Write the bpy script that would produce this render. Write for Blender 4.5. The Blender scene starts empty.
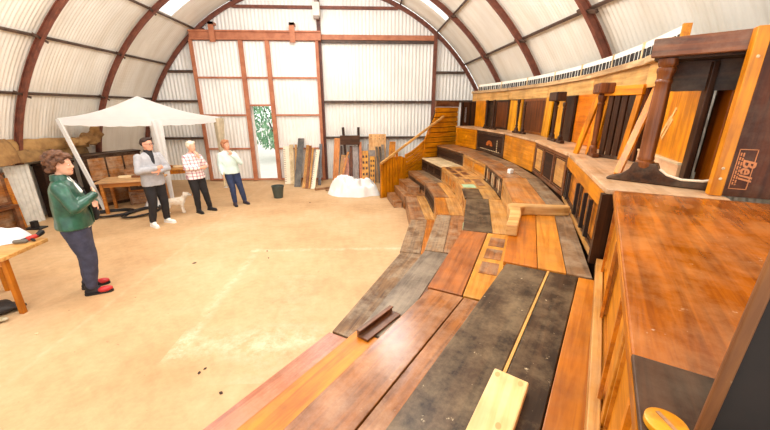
import bpy, bmesh, math, random
from math import sin, cos, tan, pi, radians as R, atan2, sqrt
from mathutils import Vector as V, Matrix as M4, Euler, noise as mnoise
random.seed(7)
scene = bpy.context.scene
col = scene.collection

# ------------------------------------------------------------------ materials
def srgb(c):
    return tuple(((x/255)/12.92 if x/255 <= .04045 else ((x/255+.055)/1.055)**2.4) for x in c) + (1.0,)
def newmat(name):
    m = bpy.data.materials.new(name); m.use_nodes = True
    nt = m.node_tree; b = nt.nodes['Principled BSDF']
    return m, nt, b
def N(nt, typ, **kw):
    n = nt.nodes.new(typ)
    for k, v in kw.items():
        if k in n.inputs.keys(): n.inputs[k].default_value = v
        else: setattr(n, k, v)
    return n
def ramp(nt, fac, stops):
    r = nt.nodes.new('ShaderNodeValToRGB'); e = r.color_ramp.elements
    e[0].position, e[0].color = stops[0][0], stops[0][1]
    e[1].position, e[1].color = stops[-1][0], stops[-1][1]
    for p, c in stops[1:-1]:
        x = e.new(p); x.color = c
    nt.links.new(fac, r.inputs['Fac']); return r.outputs['Color']
def mix(nt, fac, a, b, mode='MIX'):
    n = nt.nodes.new('ShaderNodeMix'); n.data_type = 'RGBA'; n.blend_type = mode
    for s, v in ((n.inputs[0], fac), (n.inputs[6], a), (n.inputs[7], b)):
        if hasattr(v, 'is_output') or isinstance(v, bpy.types.NodeSocket): nt.links.new(v, s)
        else: s.default_value = v
    return n.outputs[2]
_mats = {}
def wood(c1, c2, axis='X', rough=.42, dust=0.0, dustc=(205, 190, 165), scale=1.0, var=.10, scratch=0.0):
    key = ('w', c1, c2, axis, rough, dust, dustc, scale, var, scratch)
    if key in _mats: return _mats[key]
    m, nt, b = newmat('wood'); L = nt.links.new
    tc = N(nt, 'ShaderNodeTexCoord'); oi = N(nt, 'ShaderNodeObjectInfo')
    mp = N(nt, 'ShaderNodeMapping')
    s = {'X': (1.3, 22, 22), 'Y': (22, 1.3, 22), 'Z': (22, 22, 1.3)}[axis]
    mp.inputs['Scale'].default_value = tuple(v*scale for v in s)
    L(tc.outputs['Object'], mp.inputs['Vector'])
    w = N(nt, 'ShaderNodeMath', operation='MULTIPLY'); w.inputs[1].default_value = 37.0
    L(oi.outputs['Random'], w.inputs[0])
    n1 = N(nt, 'ShaderNodeTexNoise', noise_dimensions='4D', Scale=1.0, Detail=6.0, Roughness=.62, Distortion=.8)
    L(mp.outputs[0], n1.inputs['Vector']); L(w.outputs[0], n1.inputs['W'])
    c = ramp(nt, n1.outputs['Fac'], [(.38, srgb(c2)), (.58, srgb(c1))])
    n2 = N(nt, 'ShaderNodeTexNoise', noise_dimensions='4D', Scale=3.2, Detail=4.0, Roughness=.6)
    L(tc.outputs['Object'], n2.inputs['Vector']); L(w.outputs[0], n2.inputs['W'])
    d = ramp(nt, n2.outputs['Fac'], [(.36, (.58, .55, .52, 1)), (.62, (1.08, 1.08, 1.08, 1))])
    c = mix(nt, .75, c, d, 'MULTIPLY')
    if dust:
        n3 = N(nt, 'ShaderNodeTexNoise', noise_dimensions='4D', Scale=5.0, Detail=7.0, Roughness=.72)
        L(tc.outputs['Object'], n3.inputs['Vector']); L(w.outputs[0], n3.inputs['W'])
        f = ramp(nt, n3.outputs['Fac'], [(.42, (0, 0, 0, 1)), (.72, (dust, dust, dust, 1))])
        c = mix(nt, f, c, srgb(dustc))
    if scratch:
        n4 = N(nt, 'ShaderNodeTexNoise', noise_dimensions='4D', Scale=26.0, Detail=3.0, Roughness=.7)
        L(tc.outputs['Object'], n4.inputs['Vector']); L(w.outputs[0], n4.inputs['W'])
        f = ramp(nt, n4.outputs['Fac'], [(.66, (0, 0, 0, 1)), (.74, (scratch, scratch, scratch, 1))])
        c = mix(nt, f, c, srgb((225, 205, 170)))
    hs = N(nt, 'ShaderNodeHueSaturation'); mr = N(nt, 'ShaderNodeMapRange')
    mr.inputs[3].default_value = 1-var; mr.inputs[4].default_value = 1+var
    L(oi.outputs['Random'], mr.inputs[0]); hs.inputs['Hue'].default_value = .504; hs.inputs['Saturation'].default_value = 1.08; L(mr.outputs[0], hs.inputs['Value']); L(c, hs.inputs['Color'])
    L(hs.outputs[0], b.inputs['Base Color'])
    b.inputs['Roughness'].default_value = rough
    if sum(c1) < 230: b.inputs['Specular IOR Level'].default_value = .22
    bp = N(nt, 'ShaderNodeBump', Strength=.12, Distance=.01); L(n1.outputs['Fac'], bp.inputs['Height']); L(bp.outputs[0], b.inputs['Normal'])
    _mats[key] = m; return m
def plain(c, rough=.7, metal=0.0, mott=.12, scale=6.0, c2=None, bump=0.0, stretch=None):
    key = ('p', c, rough, metal, mott, scale, c2, bump, stretch)
    if key in _mats: return _mats[key]
    m, nt, b = newmat('surface'); L = nt.links.new
    tc = N(nt, 'ShaderNodeTexCoord'); n = N(nt, 'ShaderNodeTexNoise', Scale=scale, Detail=5.0, Roughness=.6)
    vec = tc.outputs['Object']
    if stretch:
        mp = N(nt, 'ShaderNodeMapping'); mp.inputs['Scale'].default_value = stretch; L(vec, mp.inputs['Vector']); vec = mp.outputs[0]
    L(vec, n.inputs['Vector'])
    a = srgb(c); lo = srgb(c2) if c2 else tuple(x*(1-mott*2) for x in a[:3])+(1,)
    cc = ramp(nt, n.outputs['Fac'], [(.35, lo), (.62, a)])
    L(cc, b.inputs['Base Color']); b.inputs['Roughness'].default_value = rough; b.inputs['Metallic'].default_value = metal
    if bump:
        bp = N(nt, 'ShaderNodeBump', Strength=bump, Distance=.02); L(n.outputs['Fac'], bp.inputs['Height']); L(bp.outputs[0], b.inputs['Normal'])
    _mats[key] = m; return m

# wood tones
ORANGE = wood((222, 144, 62), (186, 106, 36), rough=.38)
ORANGE_V = wood((222, 144, 62), (186, 106, 36), axis='Z', rough=.38)
YELLOW_V = wood((232, 166, 74), (200, 124, 40), axis='Z', rough=.4)
AMBER = wood((206, 128, 60), (162, 90, 38), rough=.36, dust=.15)
TAN = wood((206, 152, 92), (168, 110, 58), rough=.5, dust=.25)
TAN_V = wood((206, 152, 92), (168, 110, 58), axis='Z', rough=.5, dust=.1)
PALE = wood((236, 214, 178), (214, 184, 140), rough=.6, dust=.2)
PALE_V = wood((236, 214, 178), (206, 176, 132), axis='Z', rough=.6)
BROWN = wood((160, 102, 60), (116, 68, 38), rough=.45, dust=.45)
BROWN_V = wood((150, 88, 48), (104, 56, 30), axis='Z', rough=.42)
MAHOG = wood((124, 70, 42), (82, 44, 28), rough=.35, dust=.18)
MAHOG_V = wood((116, 66, 42), (74, 40, 27), axis='Z', rough=.36)
REDBR = wood((158, 106, 76), (122, 76, 52), rough=.22, dust=.5, dustc=(212, 172, 146), scratch=.25)
LIDRED = wood((176, 98, 52), (128, 64, 32), rough=.2, dust=.4, dustc=(214, 160, 116), scratch=.45)
DARK = wood((74, 46, 32), (44, 26, 18), rough=.4, dust=.12)
DARK_V = wood((70, 44, 31), (42, 25, 18), axis='Z', rough=.38)
BLACK = wood((76, 58, 44), (46, 34, 26), rough=.36, dust=.5, dustc=(170, 146, 116), scratch=.7, scale=.7)
GREYW = wood((128, 112, 96), (92, 78, 66), rough=.5, dust=.5, dustc=(170, 156, 136))
GREYBR = wood((142, 106, 74), (98, 68, 46), rough=.55, dust=.5)
DUSTTOP = wood((214, 172, 136), (186, 140, 102), rough=.4, dust=.6, dustc=(228, 206, 180))
PINE = wood((244, 212, 160), (226, 184, 124), rough=.5, scale=.8)
BENCHW = wood((222, 150, 84), (186, 110, 54), rough=.5)
CARC = wood((58, 36, 25), (34, 20, 14), rough=.6)
GREENP = plain((176, 204, 160), .6, mott=.12)
YELP = plain((232, 206, 128), .6, mott=.1)
GOLD = plain((214, 160, 84), .35, mott=.1)
RUST = plain((128, 72, 52), .6, c2=(96, 52, 38), scale=9)
RUST_D = plain((106, 58, 44), .6, c2=(74, 38, 30), scale=6)
RUST_L = plain((190, 122, 86), .6, c2=(166, 98, 66), scale=5)
STEEL_D = plain((88, 66, 52), .6, c2=(58, 42, 34), scale=8)
WHITE = plain((246, 244, 238), .6, mott=.04)
IVORY = plain((250, 246, 234), .35, mott=.03)
EBONY = plain((34, 30, 30), .35, mott=.1)
BLACKM = plain((30, 28, 28), .55, mott=.2)
def sheetmat(name, c, stain, amt, stretch, rough=.55):
    m, nt, b = newmat(name); L = nt.links.new
    tc = N(nt, 'ShaderNodeTexCoord')
    mp = N(nt, 'ShaderNodeMapping'); mp.inputs['Scale'].default_value = stretch; L(tc.outputs['Object'], mp.inputs['Vector'])
    n1 = N(nt, 'ShaderNodeTexNoise', Scale=1.0, Detail=6.0, Roughness=.65); L(mp.outputs[0], n1.inputs['Vector'])
    n2 = N(nt, 'ShaderNodeTexNoise', Scale=.8, Detail=3.0); L(tc.outputs['Object'], n2.inputs['Vector'])
    f = ramp(nt, n1.outputs['Fac'], [(.42, (0, 0, 0, 1)), (.75, (amt, amt, amt, 1))])
    c1 = mix(nt, f, srgb(c), srgb(stain))
    f2 = ramp(nt, n2.outputs['Fac'], [(.35, (.9, .9, .9, 1)), (.65, (1.04, 1.04, 1.04, 1))])
    c1 = mix(nt, 1.0, c1, f2, 'MULTIPLY')
    L(c1, b.inputs['Base Color']); b.inputs['Roughness'].default_value = rough
    return m
VAULT = sheetmat('vault_sheet', (236, 231, 219), (198, 180, 150), .5, (.5, 3.0, .5))
ENDSHEET = sheetmat('end_sheet', (248, 246, 240), (214, 206, 190), .3, (5, 5, .5))
DOORSHEET = sheetmat('door_sheet', (248, 247, 242), (214, 208, 194), .25, (4, 4, .6))

# ------------------------------------------------------------------ mesh helper
class MB:
    def __init__(s): s.v = []; s.f = []
    def add(s, vs, fs, mat=None):
        o = len(s.v)
        for p in vs: s.v.append(V(p) if mat is None else mat @ V(p))
        for f in fs: s.f.append([o+i for i in f])
        return s
    def box(s, x0, x1, y0, y1, z0, z1, mat=None):
        return s.add([(x0,y0,z0),(x1,y0,z0),(x1,y1,z0),(x0,y1,z0),(x0,y0,z1),(x1,y0,z1),(x1,y1,z1),(x0,y1,z1)],
                     [(3,2,1,0),(4,5,6,7),(0,1,5,4),(1,2,6,5),(2,3,7,6),(3,0,4,7)], mat)
    def hexa(s, lo, hi):          # two rings of the same length, bottom counter-clockwise
        n = len(lo); fs = [tuple(range(n-1,-1,-1)), tuple(range(n,2*n))]
        for i in range(n): fs.append((i,(i+1)%n,n+(i+1)%n,n+i))
        return s.add(list(lo)+list(hi), fs)
    def prism(s, poly, a0, a1, plane='xz', mat=None):
        def P(p, a): return {'xz':(p[0],a,p[1]),'xy':(p[0],p[1],a),'yz':(a,p[0],p[1])}[plane]
        n = len(poly); vs = [P(p,a0) for p in poly]+[P(p,a1) for p in poly]
        fs = [tuple(range(n-1,-1,-1)), tuple(range(n,2*n))]+[(i,(i+1)%n,n+(i+1)%n,n+i) for i in range(n)]
        return s.add(vs, fs, mat)
    def lathe(s, prof, n=20, mat=None):
        vs = []; fs = []
        for r, z in prof:
            for k in range(n): vs.append((r*cos(2*pi*k/n), r*sin(2*pi*k/n), z))
        for i in range(len(prof)-1):
            for k in range(n):
                a = i*n+k; b = i*n+(k+1)%n; fs.append((a,b,b+n,a+n))
        fs.append(tuple(range(n-1,-1,-1))); fs.append(tuple(range((len(prof)-1)*n, len(prof)*n)))
        return s.add(vs, fs, mat)
    def loft(s, rings, n=20):      # rings: list of lists of points
        o = []; fs = []; n = len(rings[0])
        for r in rings: o += list(r)
        for i in range(len(rings)-1):
            for k in range(n):
                a = i*n+k; b = i*n+(k+1)%n; fs.append((a,b,b+n,a+n))
        fs.append(tuple(range(n-1,-1,-1))); fs.append(tuple(range((len(rings)-1)*n, len(rings)*n)))
        return s.add(o, fs)
    def ell(s, rings, n=22, mat=None):    # rings: (cx,cy,z,rx,ry)
        rr = [[(c[0]+c[3]*cos(2*pi*k/n), c[1]+c[4]*sin(2*pi*k/n), c[2]) for k in range(n)] for c in rings]
        if mat: rr = [[mat @ V(p) for p in r] for r in rr]
        return s.loft(rr)
    def tube(s, pts, r, n=10):
        pts = [V(p) for p in pts]; rs = r if isinstance(r, (list, tuple)) else [r]*len(pts); rings = []
        up = V((0,0,1)); t0 = (pts[1]-pts[0]).normalized()
        if abs(t0.dot(up)) > .9: up = V((1,0,0))
        for i, p in enumerate(pts):
            t = (pts[min(i+1,len(pts)-1)]-pts[max(i-1,0)]).normalized()
            a = up-t*up.dot(t); a.normalize(); b = t.cross(a); up = a
            rings.append([p+(a*cos(2*pi*k/n)+b*sin(2*pi*k/n))*rs[i] for k in range(n)])
        return s.loft(rings)
    def cap(s, p0, r0, p1, r1, n=14):
        p0 = V(p0); p1 = V(p1); d = p1-p0; t = d.normalized() if d.length > 1e-6 else V((0,0,1))
        pts = []; rs = []
        for k in range(5):
            a = pi/2*(1-k/4.0); pts.append(p0-t*r0*sin(a)); rs.append(max(r0*cos(a), r0*.06))
        for k in range(5):
            a = pi/2*k/4.0; pts.append(p1+t*r1*sin(a)); rs.append(max(r1*cos(a), r1*.06))
        return s.tube(pts, rs, n)
    def ball(s, c, r, rot=None, nu=16, nv=10):
        c = V(c); r = (r,r,r) if not isinstance(r, (tuple, list)) else r
        mt = rot.to_matrix() if rot else M4.Identity(3)
        rings = []
        for i in range(nv+1):
            a = -pi/2+pi*i/nv; ca = max(cos(a), .04)
            rings.append([c+mt @ V((r[0]*ca*cos(2*pi*k/nu), r[1]*ca*sin(2*pi*k/nu), r[2]*sin(a))) for k in range(nu)])
        return s.loft(rings)
    def grid(s, fn, nu, nv):
        o = len(s.v)
        for i in range(nu+1):
            for j in range(nv+1): s.v.append(V(fn(i/nu, j/nv)))
        for i in range(nu):
            for j in range(nv):
                a = o+i*(nv+1)+j; s.f.append([a, a+nv+1, a+nv+2, a+1])
        return s
    def plank(s, p0, p1, w, t, side):     # board from p0 to p1, width along 'side', thickness along the third axis
        p0 = V(p0); p1 = V(p1); d = (p1-p0).normalized(); sd = V(side); sd = (sd-d*sd.dot(d)).normalized(); n = d.cross(sd)
        q = lambda p: [p-sd*w/2-n*t/2, p+sd*w/2-n*t/2, p+sd*w/2+n*t/2, p-sd*w/2+n*t/2]
        return s.hexa(q(p0), q(p1))
    def build(s, name, mat, parent=None, M=None, smooth=None, bevel=0, solid=0):
        me = bpy.data.meshes.new(name); inv = M.inverted() if M is not None else None
        me.from_pydata([tuple(inv @ p if inv is not None else p) for p in s.v], [], s.f)
        bm = bmesh.new(); bm.from_mesh(me); bmesh.ops.recalc_face_normals(bm, faces=bm.faces); bm.to_mesh(me); bm.free()
        me.materials.append(mat)
        if smooth is not None:
            for p in me.polygons: p.use_smooth = True
            me.set_sharp_from_angle(angle=R(smooth))
        o = bpy.data.objects.new(name, me); col.objects.link(o)
        if parent is not None: o.parent = parent
        elif M is not None: o.matrix_world = M
        if bevel:
            b = o.modifiers.new('bevel', 'BEVEL'); b.width = bevel; b.segments = 2; b.limit_method = 'ANGLE'
        if solid:
            b = o.modifiers.new('solid', 'SOLIDIFY'); b.thickness = solid
        return o
def empty(name, M=None, loc=None, rz=0):
    o = bpy.data.objects.new(name, None); col.objects.link(o); o.empty_display_size = .1
    if M is not None: o.matrix_world = M
    else: o.location = loc or (0,0,0); o.rotation_euler = (0,0,rz)
    return o
def tag(o, label=None, cat=None, group=None, kind=None):
    if label: o['label'] = label
    if cat: o['category'] = cat
    if group: o['group'] = group
    if kind: o['kind'] = kind
    return o
def thing(name, label, cat, M=None, loc=None, rz=0, group=None):
    return tag(empty(name, M, loc, rz), label, cat, group)
def struct(mb, name, mat, parent=None, **kw):
    o = mb.build(name, mat, parent, **kw)
    if parent is None: o['kind'] = 'structure'
    return o
def TR(x, y, z, rz=0): return M4.Translation((x,y,z)) @ M4.Rotation(rz, 4, 'Z')
def voxel(mb, size, smooth=4):
    me = bpy.data.meshes.new('tmp'); me.from_pydata([tuple(p) for p in mb.v], [], mb.f)
    bm = bmesh.new(); bm.from_mesh(me); bmesh.ops.recalc_face_normals(bm, faces=bm.faces); bm.to_mesh(me); bm.free()
    o = bpy.data.objects.new('tmp', me); col.objects.link(o)
    r = o.modifiers.new('r', 'REMESH'); r.mode = 'VOXEL'; r.voxel_size = size
    if smooth:
        sm = o.modifiers.new('s', 'SMOOTH'); sm.iterations = smooth; sm.factor = .5
    dg = bpy.context.evaluated_depsgraph_get(); dg.update()
    out = bpy.data.meshes.new_from_object(o.evaluated_get(dg))
    bpy.data.objects.remove(o); bpy.data.meshes.remove(me)
    for p in out.polygons: p.use_smooth = True
    return out
def vobj(mb, name, mat, parent, size=.012, smooth=4, disp=None):
    me = voxel(mb, size, smooth); me.materials.clear(); me.materials.append(mat)
    if disp:
        amp, sc = disp
        for v in me.vertices:
            n = mnoise.noise_vector(v.co*sc); v.co += n*amp
    o = bpy.data.objects.new(name, me); col.objects.link(o)
    if parent is not None: o.parent = parent
    return o

# ------------------------------------------------------------------ camera
F = 336.7; PIT = .3086; YAW = .0484
cam = bpy.data.cameras.new('camera'); co = bpy.data.objects.new('camera', cam); col.objects.link(co)
cam.sensor_width = 36; cam.lens = F/770*36; cam.clip_start = .03; cam.clip_end = 200
co.location = (0,0,2.29); co.rotation_euler = Euler((pi/2-PIT, 0, -YAW), 'XYZ')
scene.camera = co

# ------------------------------------------------------------------ hut
X0 = -1.47; RS = 5.765; RR_ = 5.70; YE = 11.35; YB = -2.4
def hut(r, a, y): return (X0+r*cos(R(a)), y, r*sin(R(a)))
def vault(name, a0, a1, holes):
    mb = MB(); pitch = .0762; per = 4
    ny = int((YE-YB)/pitch)*per; na = max(2, int((a1-a0)/3.0))
    ys = [YB+i*pitch/per for i in range(ny+1)]
    angs = [a0+(a1-a0)*j/na for j in range(na+1)]
    for h in holes:
        angs += [h[0], h[1]]
    angs = sorted(set(round(a, 4) for a in angs))
    idx = {}
    for i, y in enumerate(ys):
        r = RS+.008*cos(2*pi*i/per)
        for j, a in enumerate(angs): idx[i,j] = len(mb.v); mb.v.append(V(hut(r, a, y)))
    for i in range(ny):
        for j in range(len(angs)-1):
            ym = (ys[i]+ys[i+1])/2; am = (angs[j]+angs[j+1])/2
            if any(h[0] < am < h[1] and h[2] < ym < h[3] for h in holes): continue
            mb.f.append([idx[i,j], idx[i+1,j], idx[i+1,j+1], idx[i,j+1]])
    return struct(mb, name, VAULT, smooth=70)
SKY = [(115.5, 128.0, 9.32, 10.06), (51.5, 64.5, 9.32, 10.06), (115.5, 128, 4.9, 5.66), (51.5, 64.5, 4.9, 5.66), (115.5, 128, .6, 1.4), (51.5, 64.5, .6, 1.4)]
vault('wall_left', 130, 180, [])
vault('ceiling', 50, 130, SKY)
vault('wall_right', 0, 50, [])
SKYM, nt, b = newmat('skylight_sheet')
tl = N(nt, 'ShaderNodeBsdfTranslucent'); tl.inputs[0].default_value = (.95,.95,.93,1)
tp = N(nt, 'ShaderNodeBsdfTransparent'); mx = N(nt, 'ShaderNodeMixShader', Fac=.5)
nt.links.new(tl.outputs[0], mx.inputs[1]); nt.links.new(tp.outputs[0], mx.inputs[2])
nt.links.new(mx.outputs[0], nt.nodes['Material Output'].inputs['Surface'])
for i, h in enumerate(SKY):
    mb = MB(); mb.grid(lambda u, v: hut(RS+.004, h[0]+(h[1]-h[0])*u, h[2]+(h[3]-h[2])*v), 6, 10)
    struct(mb, 'window_%d' % (i+1), SKYM, smooth=60)
# floor
FLOOR, nt, b = newmat('sandy_concrete'); L = nt.links.new
tc = N(nt, 'ShaderNodeTexCoord')
n1 = N(nt, 'ShaderNodeTexNoise', Scale=.55, Detail=8.0, Roughness=.62); L(tc.outputs['Object'], n1.inputs['Vector'])
n2 = N(nt, 'ShaderNodeTexNoise', Scale=9.0, Detail=8.0, Roughness=.75); L(tc.outputs['Object'], n2.inputs['Vector'])
c = ramp(nt, n1.outputs['Fac'], [(.3, srgb((192, 150, 104))), (.5, srgb((211, 173, 128))), (.72, srgb((226, 194, 152)))])
f = ramp(nt, n2.outputs['Fac'], [(.3, (.80, .79, .77, 1)), (.7, (1.02, 1.02, 1.02, 1))])
c = mix(nt, 1.0, c, f, 'MULTIPLY')
sx = N(nt, 'ShaderNodeSeparateXYZ'); L(tc.outputs['Object'], sx.inputs[0])
def mth(op, a, b_=0.0, clamp=False):
    n = N(nt, 'ShaderNodeMath', operation=op); n.use_clamp = clamp
    for s_, v in ((n.inputs[0], a), (n.inputs[1], b_)):
        if isinstance(v, bpy.types.NodeSocket): L(v, s_)
        else: s_.default_value = v
    return n.outputs[0]
n3 = N(nt, 'ShaderNodeTexNoise', Scale=2.2, Detail=6.0, Roughness=.7); L(tc.outputs['Object'], n3.inputs['Vector'])
wob = mth('MULTIPLY', mth('SUBTRACT', n3.outputs['Fac'], .5), .16)
def line(axis, at, width, gain, lo=None, hi=None):
    o_ = 'X' if axis == 'Y' else 'Y'
    d_ = mth('ABSOLUTE', mth('SUBTRACT', mth('ADD', sx.outputs[axis], wob), at))
    g = mth('MULTIPLY', mth('SUBTRACT', 1.0, mth('DIVIDE', d_, width), True), gain)
    if lo is not None:
        g = mth('MULTIPLY', g, mth('GREATER_THAN', sx.outputs[o_], lo)); g = mth('MULTIPLY', g, mth('LESS_THAN', sx.outputs[o_], hi))
    return g
n4 = N(nt, 'ShaderNodeTexNoise', Scale=6.0, Detail=6.0, Roughness=.8); L(tc.outputs['Object'], n4.inputs['Vector'])
pat = ramp(nt, n4.outputs['Fac'], [(.40, (0,0,0,1)), (.62, (1,1,1,1))])
tot = line('X', -1.9, .09, .75, 2.75, 5.4)
tot = mth('ADD', tot, line('Y', 5.3, .08, .8, -2.0, 1.0)); tot = mth('ADD', tot, line('Y', 2.95, .34, .8, -2.0, .2))
tot = mth('ADD', tot, line('X', -1.0, .5, .35, 2.4, 4.4)); tot = mth('ADD', tot, line('X', -3.2, .05, .3, 0, 11)); tot = mth('ADD', tot, line('Y', 8.2, .05, .3, -8, 1))
tot = mth('MULTIPLY', mth('MULTIPLY', tot, mth('ADD', pat, .06)), .5, True)
c = mix(nt, tot, c, srgb((243, 224, 194)))
n5 = N(nt, 'ShaderNodeTexNoise', Scale=15.0, Detail=2.0); L(tc.outputs['Object'], n5.inputs['Vector'])
sp = ramp(nt, n5.outputs['Fac'], [(.74, (0,0,0,1)), (.78, (.6,.6,.6,1))])
c = mix(nt, sp, c, srgb((150, 104, 70)))
L(c, b.inputs['Base Color']); b.inputs['Roughness'].default_value = .75
bp = N(nt, 'ShaderNodeBump', Strength=.15, Distance=.02); L(n2.outputs['Fac'], bp.inputs['Height']); L(bp.outputs[0], b.inputs['Normal'])
struct(MB().box(X0-5.95, X0+5.95, YB, YE, -.12, 0), 'floor', FLOOR)
# end wall with the gap where the door stands open
GX0, GX1, GZ = -3.62, -3.02, 2.33
def corr_wall(mb, x0, x1, z0, ztop, y, amp=.013, pitch=.11, per=6):
    n = max(2, int((x1-x0)/pitch*per)); o = len(mb.v)
    for i in range(n+1):
        x = x0+(x1-x0)*i/n; zt = ztop(x) if callable(ztop) else ztop
        for z in (z0, zt): mb.v.append(V((x, y+amp*cos(2*pi*x/pitch), max(z, z0))))
    for i in range(n): mb.f.append([o+2*i, o+2*i+2, o+2*i+3, o+2*i+1])
arch = lambda x: sqrt(max(RS*RS-(x-X0)**2, 0))
mb = MB(); corr_wall(mb, X0-RS, GX0, 0, arch, YE); corr_wall(mb, GX1, X0+RS, 0, arch, YE); corr_wall(mb, GX0, GX1, GZ, arch, YE)
struct(mb, 'wall_back', ENDSHEET, smooth=70)
tn = [0]
def trim(mb, mat, **kw):
    tn[0] += 1; return struct(mb, 'trim_%d' % tn[0], mat, **kw)
# ribs (I sections bent to the arch)
def rib(y):
    mb = MB(); n = 60
    for (r0, r1, w) in ((5.610, 5.625, .036), (5.625, 5.700, .009), (5.700, 5.715, .036)):
        vs = []; fs = []
        for i in range(n+1):
            a = 180.0*i/n
            vs += [hut(r0, a, y-w), hut(r1, a, y-w), hut(r1, a, y+w), hut(r0, a, y+w)]
        for i in range(n):
            for k in range(4): fs.append((4*i+k, 4*i+(k+1)%4, 4*i+4+(k+1)%4, 4*i+4+k))
        fs += [(0,1,2,3), (4*n+3, 4*n+2, 4*n+1, 4*n)]
        mb.add(vs, fs)
    return trim(mb, RUST, smooth=40)
RIBS = [.75, 2.86, 5.0, 7.1, 9.19, 11.22]
for y in RIBS: rib(y)
for a in (153.5, 141.9, 128.4, 114.5, 64.5, 51.2, 38.5, 26.6):
    mb = MB(); p0, p1 = V(hut(5.72, a, YB)), V(hut(5.72, a, YE-.02))
    rad = V((cos(R(a)),0,sin(R(a)))); tg = V((-sin(R(a)),0,cos(R(a))))
    mb.hexa([p0-rad*.022-tg*.02, p0+rad*.022-tg*.02, p0+rad*.022+tg*.02, p0-rad*.022+tg*.02], [p1-rad*.022-tg*.02, p1+rad*.022-tg*.02, p1+rad*.022+tg*.02, p1-rad*.022+tg*.02])
    for y in RIBS[:-1]:            # lapped cleats where the purlin meets a rib
        q = V(hut(5.66, a, y)); d = V((0,1,0))*.17+tg*.05; m_ = rad*.018; t_ = tg*.022
        mb.hexa([q-d-m_-t_, q-d+m_-t_, q-d+m_+t_, q-d-m_+t_], [q+d-m_-t_, q+d+m_-t_, q+d+m_+t_, q+d-m_+t_])
    trim(mb, STEEL_D)
# end wall steel: girts, posts, top track
YG = YE-.10
def half(z): return sqrt(5.6**2-z*z)
def girt(x0, x1, z, h=.04, m=STEEL_D): trim(MB().box(x0, x1, YG-.04, YG+.06, z-h, z+h), m)
girt(X0-half(5.06), X0+half(5.06), 5.07, .035, RUST)
girt(X0-half(4.5)+.05, -5.0, 4.45, .05, RUST)
for z in (3.33, 2.48, 1.36):
    girt(X0-half(z), -5.2, z, .035)
    girt(2.12, X0+half(z), z, .035)
girt(-1.36, 2.04, 2.46, .04); girt(-1.36, 2.04, 1.36, .035); girt(-1.36, 2.04, 4.17, .035, STEEL_D)
trim(MB().box(-1.36, 2.1, YG-.03, YG+.05, 4.22, 4.36), RUST_L)
for x, z1, m in ((-1.42, 5.55, RUST_D), (2.08, 4.45, RUST), (-5.17, 4.2, RUST_D)):
    trim(MB().box(x-.05, x+.05, YG-.07, YG+.05, 0, z1), m)
# sliding door in the track
yd = YG-.14
trim(MB().box(-5.12, -1.35, yd-.04, yd+.06, 4.17, 4.42).box(-5.12, -1.35, yd-.09, yd-.04, 4.17, 4.21).box(-5.12, -1.35, yd-.09, yd-.04, 4.38, 4.42), RUST_L)
door = empty('door_1', loc=(0,0,0)); door['kind'] = 'structure'
mb = MB(); corr_wall(mb, -5.12, -3.75, .05, 4.15, yd+.05, .011, .11); corr_wall(mb, -2.88, -1.5, .05, 4.15, yd+.05, .011, .11); corr_wall(mb, -3.75, -2.88, GZ, 4.15, yd+.05, .011, .11)
mb.build('door_panel', DOORSHEET, door, smooth=70)
mb = MB()
for x, w in ((-5.12, .04), (-3.70, .06), (-2.93, .06), (-1.48, .045)): mb.box(x-w, x+w, yd-.05, yd+.04, 0.02, 4.17)
for z, x0, x1 in ((3.15, -5.1, -1.45), (2.07, -5.1, -3.7), (2.07, -2.93, -1.45), (1.04, -5.1, -3.7), (1.04, -2.93, -1.45), (.05, -5.1, -1.45), (2.36, -3.7, -2.93)):
    mb.box(x0, x1, yd-.03, yd+.03, z-.024, z+.024)
mb.build('door_frame', RUST_L, door)
for x in (-4.44, -2.16):
    mb = MB().box(x-.075, x+.075, yd-.13, yd-.095, 4.10, 4.62).box(x-.075, x+.075, yd-.13, yd+.1, 4.55, 4.62)
    mb.build('track_hanger', RUST_L, door)
fl = thing('electrical_box', 'white electrical box at the top of the middle end wall post', 'box', loc=(-1.44, YG-.2, 4.85))
MB().box(-.10, .10, -.07, .13, -.06, .30).build('housing', plain((226, 220, 208), .5), fl, bevel=.012)
MB().box(-.08, .08, -.10, .0, -.14, -.05).box(-.05, .05, -.02, .04, .30, .62).build('bracket', plain((150, 130, 116), .5), fl, bevel=.008)
# outside
struct(MB().box(-40, 40, YE+.02, 60, -.2, -.06), 'ground', plain((214, 210, 200), .9, mott=.06))
LEAF = plain((150, 190, 150), .6, c2=(84, 140, 104), scale=3)
rnd = random.Random(3)
for k, (bx_, by_, rw, hh, lab) in enumerate([(-4.3, 16.4, 1.3, 3.2, 'green leafy bush seen through the door gap, nearer the post'), (-7.6, 18.5, 1.4, 3.6, 'taller green bush outside, behind the other bush')]):
    t = thing('bush', lab, 'bush', loc=(bx_, by_, -.06))
    mb = MB()
    for i in range(1500):
        a = rnd.uniform(0, 2*pi); ph = rnd.uniform(-1, 1); rr = rnd.uniform(.55, 1)**.5
        p = V((rw*rr*cos(a)*sqrt(1-ph*ph), rw*rr*sin(a)*sqrt(1-ph*ph), hh*.56+hh*.44*ph*rr))
        e = Euler((rnd.uniform(0,6), rnd.uniform(0,6), rnd.uniform(0,6))).to_matrix(); s = rnd.uniform(.07, .15)
        mb.add([p+e@V((-s,0,0)), p+e@V((0,-s*.45,0)), p+e@V((s,0,0)), p+e@V((0,s*.45,0))], [(0,1,2,3)])
    mb.build('foliage', LEAF, t)
    mb = MB()
    for i in range(5): mb.tube([(0,0,0), (rnd.uniform(-.3,.3), rnd.uniform(-.3,.3), hh*.4), (rnd.uniform(-.6,.6), rnd.uniform(-.5,.5), hh*.8)], [.05,.04,.015], 7)
    mb.build('stem', plain((90, 70, 50), .8), t)

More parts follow.
